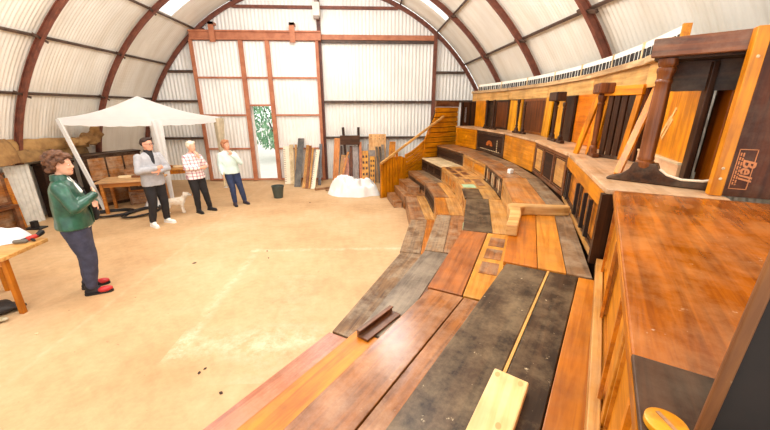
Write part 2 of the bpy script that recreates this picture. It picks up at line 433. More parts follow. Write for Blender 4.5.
# ------------------------------------------------------------------ terraces of old piano timber
CX, CY = -7.75, 7.1
TR_ = [0, 8.59, 9.05, 9.49, 10.01, 10.55]; TH = .32
def sf(R0, ta, tb, z=0):          # frame on the front line of a segment: x towards the camera along the curve, y outwards
    tm = R((ta+tb)/2); R0 = R0*.9990
    M = M4.Translation((CX+R0*cos(tm), CY+R0*sin(tm), z)) @ M4.Rotation(tm-pi/2, 4, 'Z')
    return M, abs(R(ta-tb))/2, R0
def pf(r, th, z, turn=0):         # local frame at polar place
    a = R(th); return M4.Translation((CX+r*cos(a), CY+r*sin(a), z)) @ M4.Rotation(a-pi/2+turn, 4, 'Z')
def trap(mb, R0, h, y0, y1, z0, z1, sa=-1, sb=1, gap=.003):
    x = lambda s, y: s*((R0+y)*tan(h)-gap)
    mb.hexa([(x(sa,y0),y0,z0),(x(sb,y0),y0,z0),(x(sb,y1),y1,z0),(x(sa,y1),y1,z0)], [(x(sa,y0),y0,z1),(x(sb,y0),y0,z1),(x(sb,y1),y1,z1),(x(sa,y1),y1,z1)])
    return mb
def front(kind, root, w, z0, z1, m, m2):
    """riser dressing in local coordinates, face at y=0, between x=-w..w"""
    if kind == 'plain':
        MB().box(-w, w, -.012, .012, z0, z1).build('front_panel', m, root, bevel=.003); return
    fp = MB().box(-w, w, .004, .016, z0, z1).build('front_panel', m2, root)
    t = .045; mb = MB().box(-w, w, -.012, .004, z0, z0+t).box(-w, w, -.012, .004, z1-t, z1)
    n = {'two': 2, 'three': 3, 'four': 4, 'five': 5, 'one': 1, 'carved': 1}[kind]
    for i in range(n+1):
        x = -w+t/2+(2*w-t)*i/n; mb.box(x-t/2, x+t/2, -.012, .004, z0+t, z1-t)
    mb.build('frame', m, root, bevel=.003)
    mb = MB(); g = .012
    for i in range(n):
        xa = -w+t/2+(2*w-t)*i/n+t/2+.012; xb = -w+t/2+(2*w-t)*(i+1)/n-t/2-.012; za, zb = z0+t+.012, z1-t-.012
        if zb-za < .06: continue
        mb.box(xa, xb, -.006, .006, za, za+g).box(xa, xb, -.006, .006, zb-g, zb).box(xa, xa+g, -.006, .006, za, zb).box(xb-g, xb, -.006, .006, za, zb)
    if mb.v: mb.build('moulding', m, fp)
def terrace(i, ta, tb, boards, fk, fm, fm2, label, R1=None, group=None):
    R0 = TR_[i]; R1 = R1 or TR_[i+1]; z1 = TH*i; M, h, r0 = sf(R0, ta, tb); D = R1-R0
    if h > R(4.6) and R1 < 10.58: D = min(D, R1*cos(h)/cos(R(4.35))-r0)
    if i == 4 and R1 < 10.58: D -= .02
    root = thing('terrace_step', label, 'step', M=M, group='steps of tier %s' % ['', 'one', 'two', 'three', 'four'][i])
    trap(MB(), r0, h, .02, D-.004, 0, z1-.03).build('carcass', CARC, root)
    for (f0, f1, m) in boards:
        y0 = -.015 if f0 == 0 else D*f0+.002
        trap(MB(), r0, h, y0, D*f1-.002 if f1 < 1 else D-.004, z1-.03, z1, gap=.004).build('tread_board', m, root, bevel=.004)
    if fk: front(fk, root, r0*tan(h)-.006, max(0, z1-TH)+.002, z1-.032, fm, fm2)
    return root
# tier one (lowest)
terrace(1, 11.2, 3.4, [(0, 1, BROWN)], 'plain', BROWN, BROWN, 'brown lowest step beside the small half steps at the far end')
terrace(1, 3.3, -8.0, [(0, .55, BROWN), (.55, 1, TAN)], 'plain', BROWN, BROWN, 'lowest step, brown and tan, where the curve comes closest to the white sheet')
terrace(1, -8.1, -18.0, [(0, .62, GREYBR), (.62, 1, AMBER)], 'plain', BROWN, BROWN, 'lowest step with an orange strip behind a grey brown board')
terrace(1, -18.1, -31.0, [(0, 1, GREYBR)], 'plain', GREYBR, BROWN, 'worn grey brown lowest step halfway along the curve')
terrace(1, -31.1, -42.0, [(0, 1, wood((184, 116, 88), (144, 82, 60), rough=.3, dust=.35, dustc=(214, 172, 150)))], 'plain', REDBR, BROWN, 'narrow pinkish red lowest step nearest the camera')
# tier two
terrace(2, 12.9, 3.0, [(0, .5, BROWN), (.5, 1, GREYBR)], 'one', BROWN, DARK, 'brown second tier step ending at the plank side wall of the stair')
terrace(2, 2.9, -5.4, [(0, .6, BROWN), (.6, 1, TAN)], 'one', DARK, CARC, 'second tier step with a dark recessed front panel')
terrace(2, -5.5, -12.3, [(0, .45, AMBER), (.45, 1, TAN)], 'one', TAN, AMBER, 'second tier step topped with bright orange boards')
terrace(2, -12.4, -21.7, [(0, .48, GREYBR), (.48, 1, BROWN)], 'plain', TAN, TAN, 'second tier step of scuffed brown boards split by a dark line')
terrace(2, -21.8, -32.4, [(0, .62, GREYW), (.62, 1, MAHOG)], 'plain', DARK, DARK, 'second tier step with a grey front board and reddish back board')
terrace(2, -32.5, -42.0, [(0, 1, wood((224, 140, 58), (190, 104, 34), rough=.4, dust=.1))], 'plain', AMBER, AMBER, 'plain orange second tier step in the foreground, next to the fallen moulding')
# tier three
terrace(3, 13.6, 4.5, [(0, 1, PALE)], 'three', DARK, CARC, 'third tier step with a whitish top and dark framed front')
t = terrace(3, 4.4, -4.0, [(0, 1, TAN)], 'four', TAN, AMBER, 'third tier step with a tan top of brown inlaid rectangles behind the whitish one')
t2 = terrace(3, -4.1, -8.9, [(0, 1, TAN)], 'plain', TAN, TAN, 'short third tier step with a pale green painted square on top')
for (rt, pts, m) in ((t, [(-.45, .10), (-.05, .10), (.35, .10), (-.3, .30), (.15, .30)], MAHOG), (t2, [(-.25, .18), (-.25, .36), (.05, .36)], BROWN)):
    for x, y in pts: tag(MB().box(x-.14, x+.14, y-.06, y+.06, .962, .965).build('inlay', m, rt), 'brown inlaid rectangle')
tag(MB().box(.10, .36, .02, .24, .962, .966).build('painted_square', GREENP, t2), 'pale green painted square')
terrace(3, -9.0, -12.9, [(0, .5, BLACK), (.5, 1, TAN)], 'two', TAN, AMBER, 'short third tier step, half black and half tan, past the green square')
t = terrace(3, -13.0, -21.8, [(0, .6, BLACK), (.6, 1, TAN)], 'plain', TAN, TAN, 'third tier step with a dusty black front board and tan back board')
tag(MB().box(.36, .58, -.022, -.012, .74, .925).build('painted_patch', GREENP, t), 'pale green painted patch')
tag(MB().box(.42, .62, -.022, -.012, .645, .735).build('painted_patch', YELP, t), 'yellowish painted patch')
t = terrace(3, -21.9, -30.3, [(0, .49, wood((182, 108, 62), (142, 76, 40), rough=.34, dust=.12)), (.5, 1, wood((226, 160, 84), (200, 126, 56), rough=.42, dust=.1))], 'plain', AMBER, AMBER, 'third tier step with a red brown board beside a light orange board of brown squares')
for x in (-.46, -.14, .18): tag(MB().box(x-.12, x+.12, .31, .46, .9615, .9635).build('inlay', BROWN, t), 'brown square let into the orange board')
T3W = wood((156, 96, 56), (114, 66, 36), rough=.24, dust=.5, dustc=(206, 164, 134), scratch=.3)  # pale dust tone also paints glare onto these boards
terrace(3, -30.4, -42.0, [(0, .49, T3W), (.5, 1, T3W)], 'plain', MAHOG, MAHOG, 'third tier step of two shiny pinkish brown boards in the foreground')
# tier four
terrace(4, 14.6, 4.7, [(0, 1, BROWN)], 'carved', DARK, CARC, 'dark brown fourth tier crate at the far end of the tiers')
terrace(4, 4.6, -4.3, [(0, .6, BROWN), (.6, 1, GREYBR)], 'two', TAN, ORANGE, 'fourth tier step with a tan and orange framed front')
t = terrace(4, -4.4, -12.3, [(0, .55, BROWN), (.55, 1, GREYBR)], 'three', DARK, BROWN, 'fourth tier step with a dark three panelled front')
for x in (-.42, .0, .12, .52): tag(MB().box(x-.01, x+.01, -.02, -.012, 1.0, 1.22).build('batten', PALE, t), 'pale vertical strip')
terrace(4, -12.4, -20.6, [(0, .62, wood((202, 132, 72), (166, 98, 48), rough=.42, dust=.3)), (.62, 1, GREYBR)], 'one', TAN, TAN, 'fourth tier step with an orange tan tread beyond the bent bracket')
terrace(4, -20.7, -30.1, [(0, .39, wood((206, 122, 56), (172, 92, 38), rough=.32, dust=.08)), (.39, .72, wood((214, 144, 76), (186, 114, 54), rough=.36, dust=.1)), (.72, 1, GREYBR)], 'plain', AMBER, AMBER, 'fourth tier step of two bright orange boards under the bent bracket')
t = terrace(4, -30.2, -42.5, [(0, .40, BLACK), (.425, .70, BLACK), (.70, 1, wood((206, 128, 62), (170, 94, 40), rough=.4, dust=.1))], 'plain', BLACK, BLACK, 'fourth tier step of two scratched black boards in the foreground', R1=10.60)
M_, h_, r_ = sf(TR_[4], -30.2, -42.5)
tag(trap(MB(), r_, h_, .59*.402, .59*.423, TH*4-.03, TH*4+.001).build('divider_strip', GOLD, t), 'thin gold line between the black boards')

# half steps at the far end
for (pts, z0, z1, lab) in (([(8.36, 10.6), (8.36, 4.2), (8.57, 4.2), (8.57, 10.6)], 0, .16, 'small brown half step box on the floor before the lowest tier'),
                           ([(8.72, 11.4), (8.72, 5.2), (9.02, 5.2), (9.02, 11.4)], .32, .48, 'small brown half step box standing on the lowest tier')):
    P = [V((CX+r*cos(R(a)), CY+r*sin(R(a)), 0)) for r, a in pts]
    c0 = sum(P, V())/4; M = TR(c0.x, c0.y, z0, R(98)); inv = M.inverted()
    root = thing('half_step', lab, 'step', M=M, group='half steps in the aisle')
    P = [inv @ p for p in P]; P = [V((p.x, p.y, 0)) for p in P][::-1]
    up = lambda z, k=1.0: [V((p.x*k, p.y*k, z)) for p in P]
    MB().hexa(up(0, .97), up(z1-z0-.03, .97)).build('box', BROWN, root)
    MB().hexa(up(z1-z0-.03), up(z1-z0)).build('tread_board', BROWN, root, bevel=.004)

# ------------------------------------------------------------------ desk tier: fronts and tops
DZ0, DZ1 = 1.28, 1.80
def desk(ta, tb, topm, fk, fm, fm2, label, R0=10.56, R1=11.12):
    M, h, r0 = sf(R0, ta, tb, DZ0); D = R1-R0; H = DZ1-DZ0
    root = thing('desk_cabinet', label, 'cabinet', M=M, group='cabinets along the desk tier')
    trap(MB(), r0, h, .02, D, -DZ0, H-.035).build('carcass', CARC, root)
    trap(MB(), r0, h, -.03, D, H-.035, H, gap=.002).build('cabinet_top', topm, root, bevel=.005)
    w = r0*tan(h)-.006
    front(fk, root, w, .002, H-.037, fm, fm2)
    return root, w, H
d, w, H = desk(14.2, 7.8, DUSTTOP, 'one', ORANGE, ORANGE, 'orange desk cabinet at the far end with a small round disc')
MB().lathe([(.045, 0), (.045, .008), (.02, .014)], 16, M4.Translation((0.02, -.002, .26)) @ M4.Rotation(pi/2, 4, 'X')).build('disc', YELLOW_V, d, smooth=30)
d, w, H = desk(7.7, -.5, DUSTTOP, 'carved', DARK, CARC, 'dark desk cabinet with a gold half sunburst and inlay along its foot')
mb = MB()
for k in range(9):
    a0, a1 = pi*k/9+.04, pi*(k+1)/9-.04
    mb.prism([(.05*cos(a0), .05*sin(a0)), (.05*cos(a1), .05*sin(a1)), (.17*cos(a1), .12*sin(a1)), (.17*cos(a0), .12*sin(a0))], -.004, .006, 'xz', M4.Translation((0, -.001, .17)))
tag(mb.build('sunburst', plain((200, 104, 34), .4), d), 'orange gold half sunburst')
mb = MB()
for k in range(12):
    mb.prism([(-.5+k*.09, .06), (-.44+k*.09, .06), (-.45+k*.09, .085), (-.49+k*.09, .085)], -.004, .006)
for k in range(5): mb.box(.40, .425, -.004, .006, .09+k*.05, .125+k*.05)
tag(mb.build('inlay', plain((226, 196, 150), .4), d), 'pale scattered inlay')
desk(-.6, -9.4, DUSTTOP, 'plain', wood((214, 140, 64), (180, 106, 42), rough=.4, dust=.12), ORANGE, 'plain orange tan desk cabinet between two dark ones')
d, w, H = desk(-9.5, -18.4, DUSTTOP, 'three', MAHOG, CARC, 'dark framed desk cabinet with three window openings')
for s in (-1, 1): MB().box(s*.54-.17, s*.54+.17, -.004, .004, .09, .40).build('infill_panel', TAN, d)
d, w, H = desk(-18.5, -28.8, DUSTTOP, 'two', DARK, AMBER, 'desk cabinet with a dark framed front and black uprights below the slatted trestle')
for x in (-.72, -.62, -.05, .34, .56): tag(MB().box(x-.02, x+.02, -.04, -.012, .06, .35).build('upright', EBONY, d), 'black upright strip')
tag(MB().box(-.9, .9, -.03, -.012, .002, .03).build('foot_strip', TAN, d), 'tan strip along the foot')
MB().box(-.93, .90, -.03, -.012, H-.15, H-.037).build('top_rail', ORANGE, d, bevel=.004)
tag(MB().box(.90, .955, -.05, .02, .002, H-.036).build('corner_post', DARK_V, d), 'dark corner post')
d, w, H = desk(-28.95, -40.5, LIDRED, 'three', wood((212, 142, 72), (178, 104, 46), rough=.4, dust=.08), wood((216, 142, 70), (182, 108, 46), rough=.4), 'large cabinet in the foreground with a scratched red brown lid', R0=10.585, R1=11.35)
for x in (-.85, -.3, .25, .7): tag(MB().box(x-.012, x+.012, -.024, -.012, .05, H-.08).build('batten', AMBER, d), 'raised vertical batten')
MB().box(-1.05, 1.05, -.05, -.012, .002, .06).build('plinth', TAN, d, bevel=.004)
tag(MB().box(.67, 1.06, -.034, .5, H, H+.012).build('end_board', DARK, d, bevel=.003), 'dark board across the end of the lid')
tag(MB().box(-1.05, 1.05, -.034, -.030, H-.03, H-.004).build('edge_strip', AMBER, d), 'worn edge strip')

# ------------------------------------------------------------------ keyboards and the shelf they stand on
KB = [12.9, 6.9, .7, -5.2, -10.6, -15.6, -24.6]
KB = [12.9, 7.0, .8, -5.2, -10.4, -15.5, -19.6, -23.7]
KL = ['farthest keyboard of the row, against the end wall arch', 'second keyboard from the end wall in the row along the curved wall', 'third keyboard from the end wall in the row', 'middle keyboard of the row along the curved wall', 'keyboard of the row above the black topped leg', 'keyboard of the row above the orange slatted trestle', 'keyboard of the row nearest the tall turned pillar']
for k in range(len(KB)-1):
    ta, tb = KB[k], KB[k+1]; M, h, r0 = sf(11.03, ta, tb, 2.705); w = r0*tan(h)-.006
    root = thing('piano_keyboard', KL[k], 'keyboard', M=M, group='keyboards along the top of the tiers')
    MB().box(-w, w, .01, .035, 0, .172).build('key_bed', PALE, root)
    n = max(12, int(2*w/.028)); mb = MB(); mk = MB(); kw = 2*w/n
    for i in range(n):
        x = -w+kw*i; mb.box(x+.0012, x+kw-.0012, -.008, .01, .004, .168)
        if i % 7 in (0, 1, 3, 4, 5) and i < n-1: mk.box(x+kw-.0072, x+kw+.0072, -.018, -.008, .006, .112)
    mb.build('white_keys', IVORY, root); mk.build('black_keys', EBONY, root)
    for s in (-1, 1): MB().box(s*w-.012, s*w+.012, -.02, .034, -.0, .176).build('end_block', PALE if k < 6 or s < 0 else ORANGE, root)
SH = [(14.4, 5.0), (4.9, -4.2), (-4.3, -12.9), (-13.0, -21.0), (-21.1, -25.7)]
SL = ['far end', 'stretch above the brown cabinet sides', 'stretch above the dark topped leg', 'stretch above the slatted trestle', 'end by the tall turned pillar']
for k, (ta, tb) in enumerate(SH):
    M, h, r0 = sf(11.0, ta, tb, 2.46)
    root = thing('keyboard_shelf', 'orange shelf under the keyboards, '+SL[k], 'shelf', M=M, group='shelf pieces under the keyboards')
    trap(MB(), r0, h, .0, .03, 0, .20).build('fascia', wood((228, 182, 122), (200, 146, 86), rough=.45), root, bevel=.003)
    trap(MB(), r0, h, -.05, .11, .20, .26).build('ledge', wood((222, 188, 146), (176, 136, 98), rough=.5), root, bevel=.004)
    trap(MB(), r0, h, .13, .15, -.66, .2).build('back_board', DARK, root)

# ------------------------------------------------------------------ panels standing on the desk tier
def panel(th0, th1, r, z0, z1, m, label, name='salvaged_board', t=.03, lean=0, extra=None, tilt=0):
    M, h, r0 = sf(r, th0, th1, z0); w = r0*tan(h)
    M = M @ M4.Rotation(tilt, 4, 'Y') @ M4.Rotation(lean, 4, 'X')
    root = thing(name, label, 'panel', M=M)
    MB().box(-w, w, -t/2, t/2, 0, z1-z0).build('board', m, root, bevel=.004)
    if extra: extra(root, w, z1-z0)
    return root
def framed(m):
    def fn(root, w, H):
        mb = MB(); t = .05
        mb.box(-w, -w+t, -.028, -.013, 0, H).box(w-t, w, -.028, -.013, 0, H).box(-w+t, w-t, -.028, -.013, H-t, H).box(-w+t, w-t, -.028, -.013, 0, t)
        mb.build('frame', m, root, bevel=.004)
    return fn
def slit(root, w, H):
    MB().box(-w*.55, -w*.3, -.02, -.013, H*.3, H*.8).build('slit', plain((226, 216, 204), .5), root)
Z8 = DZ1+.002
panel(12.5, 9.9, 10.96, Z8, 2.46, ORANGE_V, 'orange upright panel standing at the far end of the desk tier')
panel(7.2, 3.8, 10.98, Z8, 2.46, MAHOG_V, 'dark red brown panel behind the two far dark legs', extra=framed(DARK_V))
panel(3.6, 2.0, 10.97, Z8, 2.44, YELLOW_V, 'narrow yellow panel right of the far dark red panel', tilt=.04)
panel(1.6, .3, 10.95, Z8, 2.45, YELLOW_V, 'narrow golden panel between the curved leg and the big brown cabinet side')
panel(.1, -5.3, 10.97, Z8, 2.46, MAHOG_V, 'big dark brown cabinet side standing in the middle of the desk tier', extra=framed(BROWN_V))
panel(-5.5, -6.9, 10.92, Z8, 2.46, YELLOW_V, 'golden board leaning beside the big brown cabinet side', tilt=.06)
panel(-7.7, -9.1, 10.96, Z8, 2.46, YELLOW_V, 'golden board behind the dark topped leg', tilt=.03)
panel(-9.2, -11.0, 10.97, Z8, 2.46, DARK_V, 'narrow dark panel framing the bright orange panel')
panel(-11.1, -16.0, 11.0, Z8, 2.46, wood((230, 130, 44), (196, 92, 22), rough=.36), 'bright orange panel with level grain beside the slatted trestle')
panel(-16.1, -21.4, 11.03, Z8, 2.46, DARK_V, 'dark panel behind the orange slatted trestle', extra=framed(MAHOG_V))
def streaks(root, w, H):
    mb = MB()  # pale diagonal strips laid on the panel face
    for (x, z, l) in ((-.10, .22, .26), (-.02, .25, .20), (.03, .36, .16), (-.16, .40, .12)):
        mb.plank((x, -.017, z), (x+l*.62, -.017, z+l*.78), .025, .004, (1,0,-.8))
    tag(mb.build('pale_streaks', plain((240, 190, 120), .5), root), 'pale diagonal streaks')
    MB().box(-w, w, -.035, -.016, 0, .11).build('base_rail', DUSTTOP, root); MB().box(-w, w, -.042, -.016, .11, .125).build('moulding', PALE, root)
panel(-21.6, -26.3, 11.06, Z8, 2.56, ORANGE_V, 'orange panel with pale diagonal streaks behind the tall pillar', extra=streaks)
panel(-26.4, -26.85, 11.06, Z8, 2.56, DARK_V, 'narrow dark upright board beside the streaked orange panel')
# far dark red panel at the end
root = thing('salvaged_board', 'dark red panel with a pale slit beside the plank wall at the far end', 'panel', M=TR(2.98, 10.36, 1.62, R(33.2)))
MB().box(-.30, .42, -.02, .02, -1.62, .82).build('board', MAHOG_V, root)
slit(root, .30, .85)
MB().box(-.30, -.24, -.03, .0, 0, .82).box(.05, .10, -.03, 0, 0, .82).build('frame', DARK_V, root)

# turned piano legs
def leg(r, th, h, label, m=DARK_V, rad=.026, block=None, foot=0, lean=0, z=Z8, turn=0):
    M = pf(r, th, z, turn) @ M4.Rotation(lean, 4, 'Y')
    root = thing('turned_baluster', label, 'leg', M=M, group='turned legs on the desk tier')
    prof = [(rad*.9, .0), (rad*1.25, .02), (rad*1.25, .05), (rad*.8, .07), (rad*1.05, .10), (rad*.75, .13), (rad*.85, h*.3), (rad*1.0, h*.62), (rad*.92, h*.80), (rad*1.2, h*.83), (rad*.85, h*.86), (rad*1.3, h*.92), (rad*1.35, h*.97), (rad*1.1, h)]
    z0 = .05 if foot else 0
    MB().lathe(prof, 18, M4.Translation((0,0,z0)) @ M4.Diagonal((1,1,(h-z0)/h,1))).build('turned_shaft', m, root, smooth=40)
    if foot:
        f = foot; poly = [(-f*.55, 0), (f, 0), (f, .035), (f*.75, .045), (f*.4, .03), (rad*1.6, .05), (rad*1.2, .09), (-rad*1.2, .09), (-rad*1.6, .05), (-f*.55, .035)]
        MB().prism(poly, -.03, .03).build('scroll_foot', m, root, bevel=.006)
    if block:
        bw, bh = block; MB().box(-bw, bw, -.07, .07, h, h+bh).build('block_top', m, root, bevel=.015)
    return root
leg(10.72, 7.2, .66, 'dark turned leg standing farthest along the desk tier', foot=.16)
leg(10.72, 5.2, .66, 'dark turned leg just beside the farthest one', foot=.18)
leg(10.74, -1.2, .64, 'dark turned leg with curved foot before the golden panels', foot=.26)
leg(10.76, -2.6, .60, 'slim dark turned leg next to the curved foot leg, before the brown cabinet side', rad=.022, foot=.12)
leg(10.76, -10.1, .58, 'dark turned leg with a heavy black block top before the golden boards', foot=.2, block=(.17, .13), rad=.028)
leg(10.76, -12.0, .56, 'slim dark turned leg just past the black topped one', rad=.02, foot=.12)
leg(10.74, -19.7, .62, 'dark turned leg with a brown block top at the slatted trestle', m=MAHOG_V, foot=.14, block=(.12, .10), rad=.030)

# orange slatted trestle
M = M4.Translation((2.43, 3.30, Z8)) @ M4.Rotation(atan2(-.47, .15), 4, 'Z')
root = thing('slatted_trestle', 'orange trestle frame with dark slats standing on the desk tier', 'trestle', M=M)
MB().box(-.27, .20, -.03, .03, .60, .69).build('top_rail', ORANGE, root, bevel=.006)
for (p0, p1, w) in (((-.40, 0, 0), (-.24, 0, .60), .055), ((.11, 0, 0), (.17, 0, .60), .05), ((-.24, .02, 0), (-.18, .02, .60), .10)):
    MB().plank(p0, p1, w, .035, (1,0,0)).build('leg', ORANGE_V, root, bevel=.004)
for i in range(3): MB().box(-.12+i*.07, -.075+i*.07, -.012, .012, .02, .60).build('slat', DARK_V, root)
MB().box(-.25, .12, -.016, .016, .0, .03).build('bottom_rail', DARK, root)
# slanted stick
mb = MB().plank((1.88, 2.44, Z8+.008), (2.19, 2.62, 2.43), .05, .03, (.5, -.8, 0))
st = mb.build('wooden_stick', ORANGE_V, None, M=TR(1.88, 2.44, Z8), bevel=.004)
tag(st, 'long orange stick leaning between the trestle and the tall pillar', 'stick')

# tall pillar, scroll base, cabinet end
M = pf(10.80, -27.0, Z8)
root = thing('turned_pillar', 'tall brown turned pillar on a scroll base, nearest the camera', 'pillar', M=M)
PW = wood((136, 78, 46), (92, 48, 28), axis='Z', rough=.32)
prof = [(.046, .10), (.054, .115), (.054, .14), (.044, .148), (.048, .16), (.044, .175), (.046, .30), (.046, .44), (.043, .58), (.041, .63), (.046, .638), (.046, .650), (.041, .658), (.044, .69), (.050, .70), (.050, .722), (.043, .73), (.052, .745), (.052, .776)]
MB().lathe(prof, 28).build('turned_shaft', PW, root, smooth=35)
poly = [(-.20, 0), (.50, 0), (.50, .10), (.47, .135), (.44, .12), (.39, .075), (.31, .05), (.21, .045), (.13, .065), (.085, .10), (.07, .135), (-.06, .135), (-.075, .09), (-.12, .045), (-.20, .015)]
SM = M4.Rotation(R(90-20), 4, 'Z')
base = MB().prism(poly, -.045, .045, 'xz', SM).build('scroll_base', DARK, root, bevel=.008)
pts = [(.455, .135), (.40, .084), (.31, .056), (.21, .051), (.135, .071), (.09, .105)]
mb = MB(); mb.tube([SM @ V((x, -.046, z)) for x, z in pts], .008, 8)
tag(mb.build('edge_line', plain((232, 214, 188), .4), base), 'pale edge line')
root = thing('cabinet_end', 'dark cabinet end with an orange post and a stamped maker mark', 'cabinet', M=M4.Translation((1.99, 1.83, Z8)) @ M4.Rotation(atan2(-.476, .87), 4, 'Z'))
MB().box(.058, .80, .0, .03, 0, .875).build('side_board', wood((92, 50, 34), (62, 33, 24), axis='Z', rough=.36, dust=.1), root, bevel=.003)
MB().box(0, .058, -.012, .05, 0, .885).build('post', ORANGE_V, root, bevel=.004)
for (x, z) in ((.03, .74), (.03, .10), (.028, .16)):
    MB().ball((x, -.013, z), (.008, .004, .008)).build('nail_head', PALE, root)
tg_ = MB()
a, b_, c_, d_ = .078, .156, .045, .27
for q in ((a, b_, c_, c_+.004), (a, b_, d_-.004, d_), (a, a+.004, c_, d_), (b_-.004, b_, c_, d_)): tg_.box(q[0], q[1], -.003, .001, q[2], q[3])
STAMP = plain((206, 128, 74), .5)
mark = tg_.build('maker_mark', STAMP, root)
def text_mesh(s, size, M, name, mat, parent, shear=0, off=.0):
    cu = bpy.data.curves.new('t', 'FONT'); cu.body = s; cu.size = size; cu.shear = shear; cu.extrude = .0012; cu.align_x = 'CENTER'; cu.align_y = 'CENTER'; cu.offset = off
    o = bpy.data.objects.new('t', cu); col.objects.link(o); dg = bpy.context.evaluated_depsgraph_get(); dg.update()
    me = bpy.data.meshes.new_from_object(o.evaluated_get(dg)); bpy.data.objects.remove(o); me.transform(M)
    me.materials.clear(); me.materials.append(mat); r = bpy.data.objects.new(name, me); col.objects.link(r); r.parent = parent; return r
# reading downwards: letter tops towards +x, text direction -z, facing -y
TM = M4(((0,1,0,.132), (0,0,-1,-.0025), (-1,0,0,.158), (0,0,0,1)))
text_mesh('Bell', .080, TM, 'lettering', STAMP, mark, shear=.25, off=.0016)
mb = MB()
rr = random.Random(5)
for x in (.090, .101):
    z = .25
    while z > .075:
        l = rr.uniform(.008, .022); mb.box(x-.003, x+.003, -.003, .001, z-l, z); z -= l+.006
mb.build('small_lettering', STAMP, mark)
panel(-23.8, -27.6, 11.32, Z8, 2.6, MAHOG_V, 'dark red board standing at the back between the streaked panel and the orange post')
panel(-25.75, -26.75, 11.19, Z8, 2.56, wood((186, 104, 54), (146, 74, 34), axis='Z', rough=.4), 'narrow brown orange board just behind the orange post')
# cabinet roof above the pillar
M = pf(10.735, -26.9, 2.582, 0)
root = thing('cabinet_canopy', 'dark brown box top spanning from the tall pillar to the orange post', 'cabinet', M=M4.Translation((1.80, 2.20, 2.582)) @ M4.Rotation(atan2(1.80-2.20, 2.02-1.80)+R(14), 4, 'Z'))
MB().box(-.03, .40, -.05, .0, 0, .105).build('fascia', MAHOG, root, bevel=.006)
MB().box(-.03, .40, .001, .42, .03, .10).build('box_top', DARK, root, bevel=.004)
MB().box(-.02, .50, .03, .52, -.01, .03).build('soffit', DARK, root)
MB().box(.03, .42, .20, .225, -.19, -.012).build('back_rail', DARK, root)

# near dark slab standing at the edge of the desk
M = M4.Translation((.484, .362, DZ1+.013)) @ M4.Rotation(R(-46), 4, 'Z') @ M4.Rotation(R(1.6), 4, 'Y')
root = thing('salvaged_board', 'black cabinet side standing closest to the camera on the red lid', 'panel', M=M)
NB = plain((36, 26, 20), .8, c2=(20, 15, 12), scale=5)
MB().box(.015, .42, .0, .010, 0, .56).build('side_board', NB, root)
MB().box(.0, .015, -.003, .012, 0, .56).build('edge_strip', wood((140, 92, 56), (96, 56, 32), axis='Z', rough=.6, scratch=.4), root, bevel=.003)
rp = thing('round_offcut', 'round yellow wooden offcut lying by the black cabinet side', 'wood', M=TR(.455, .378, DZ1+.013, 0))
MB().lathe([(.026, 0), (.028, .003), (.028, .012), (.025, .014)], 28).build('disc', YELLOW_V, rp, smooth=40)
MB().box(-.003, .003, -.018, .018, .014, .0155).build('saw_mark', BROWN, rp)

# ------------------------------------------------------------------ loose pieces on the tiers
# bent bracket (piano knee) on tier four
M = TR(1.50, 3.16, TH*4+.001, atan2(-.09, .47))
pth = [(-.26, -.66), (-.17, -.68), (-.06, -.32), (-.02, -.12), (.03, -.07), (.12, -.055), (.40, -.05), (.46, -.035), (.47, 0), (.45, .03), (.30, .03), (.05, .045), (-.07, .05), (-.12, .0), (-.15, -.28)]
mb = MB().prism([(x, y) for x, y in pth], 0, .095, 'xy')
o = mb.build('bent_bracket', wood((230, 182, 124), (196, 138, 82), rough=.4, dust=.2), None, M=None, bevel=.012)
o.matrix_world = M; tag(o, 'bent wooden bracket lying across the orange fourth tier boards', 'bracket')
# pine board
P = [(.20, .667), (.34, .645), (.58, .97), (.48, 1.05)]
M = TR(.40, .80, TH*4+.002, atan2(.42, .26)); inv = M.inverted()
def onz(z): return [inv @ V((x, y, TH*4+z)) for x, y in P]
o = MB().hexa(onz(.002), onz(.044)).build('pine_board', PINE, None, M=None, bevel=.006); o.matrix_world = M
tag(o, 'pale raw pine board lying on the black boards', 'board')
for (x, y) in ((.478, 1.015), (.545, .965), (.40, .80)):
    q = inv @ V((x, y, TH*4+.0435)); MB().lathe([(.010, 0), (.009, .0008)], 14, M4.Translation(q) @ M4.Diagonal((1.5, 1, 1, 1))).build('knot', plain((222, 164, 100), .5), o)
# fallen moulding
M = TR(.10, 2.25, TH*2+.001, atan2(.36, .31))
root = thing('fallen_moulding', 'short red brown L shaped moulding lying on the second tier', 'moulding', M=M)
MB().box(-.21, .21, -.012, .075, 0, .02).build('base_strip', MAHOG, root, bevel=.003)
MB().box(-.21, .21, .075, .093, 0, .05).box(-.21, .21, .062, .1, .05, .062).build('upstand', MAHOG, root, bevel=.003)
o = MB().box(-.04, .04, -.03, .03, 0, .07).build('white_block', WHITE, None, bevel=.006); o.matrix_world = TR(2.28, 5.28, TH*4+.001, .5)
tag(o, 'small white block standing on the brown fourth tier tread', 'block')

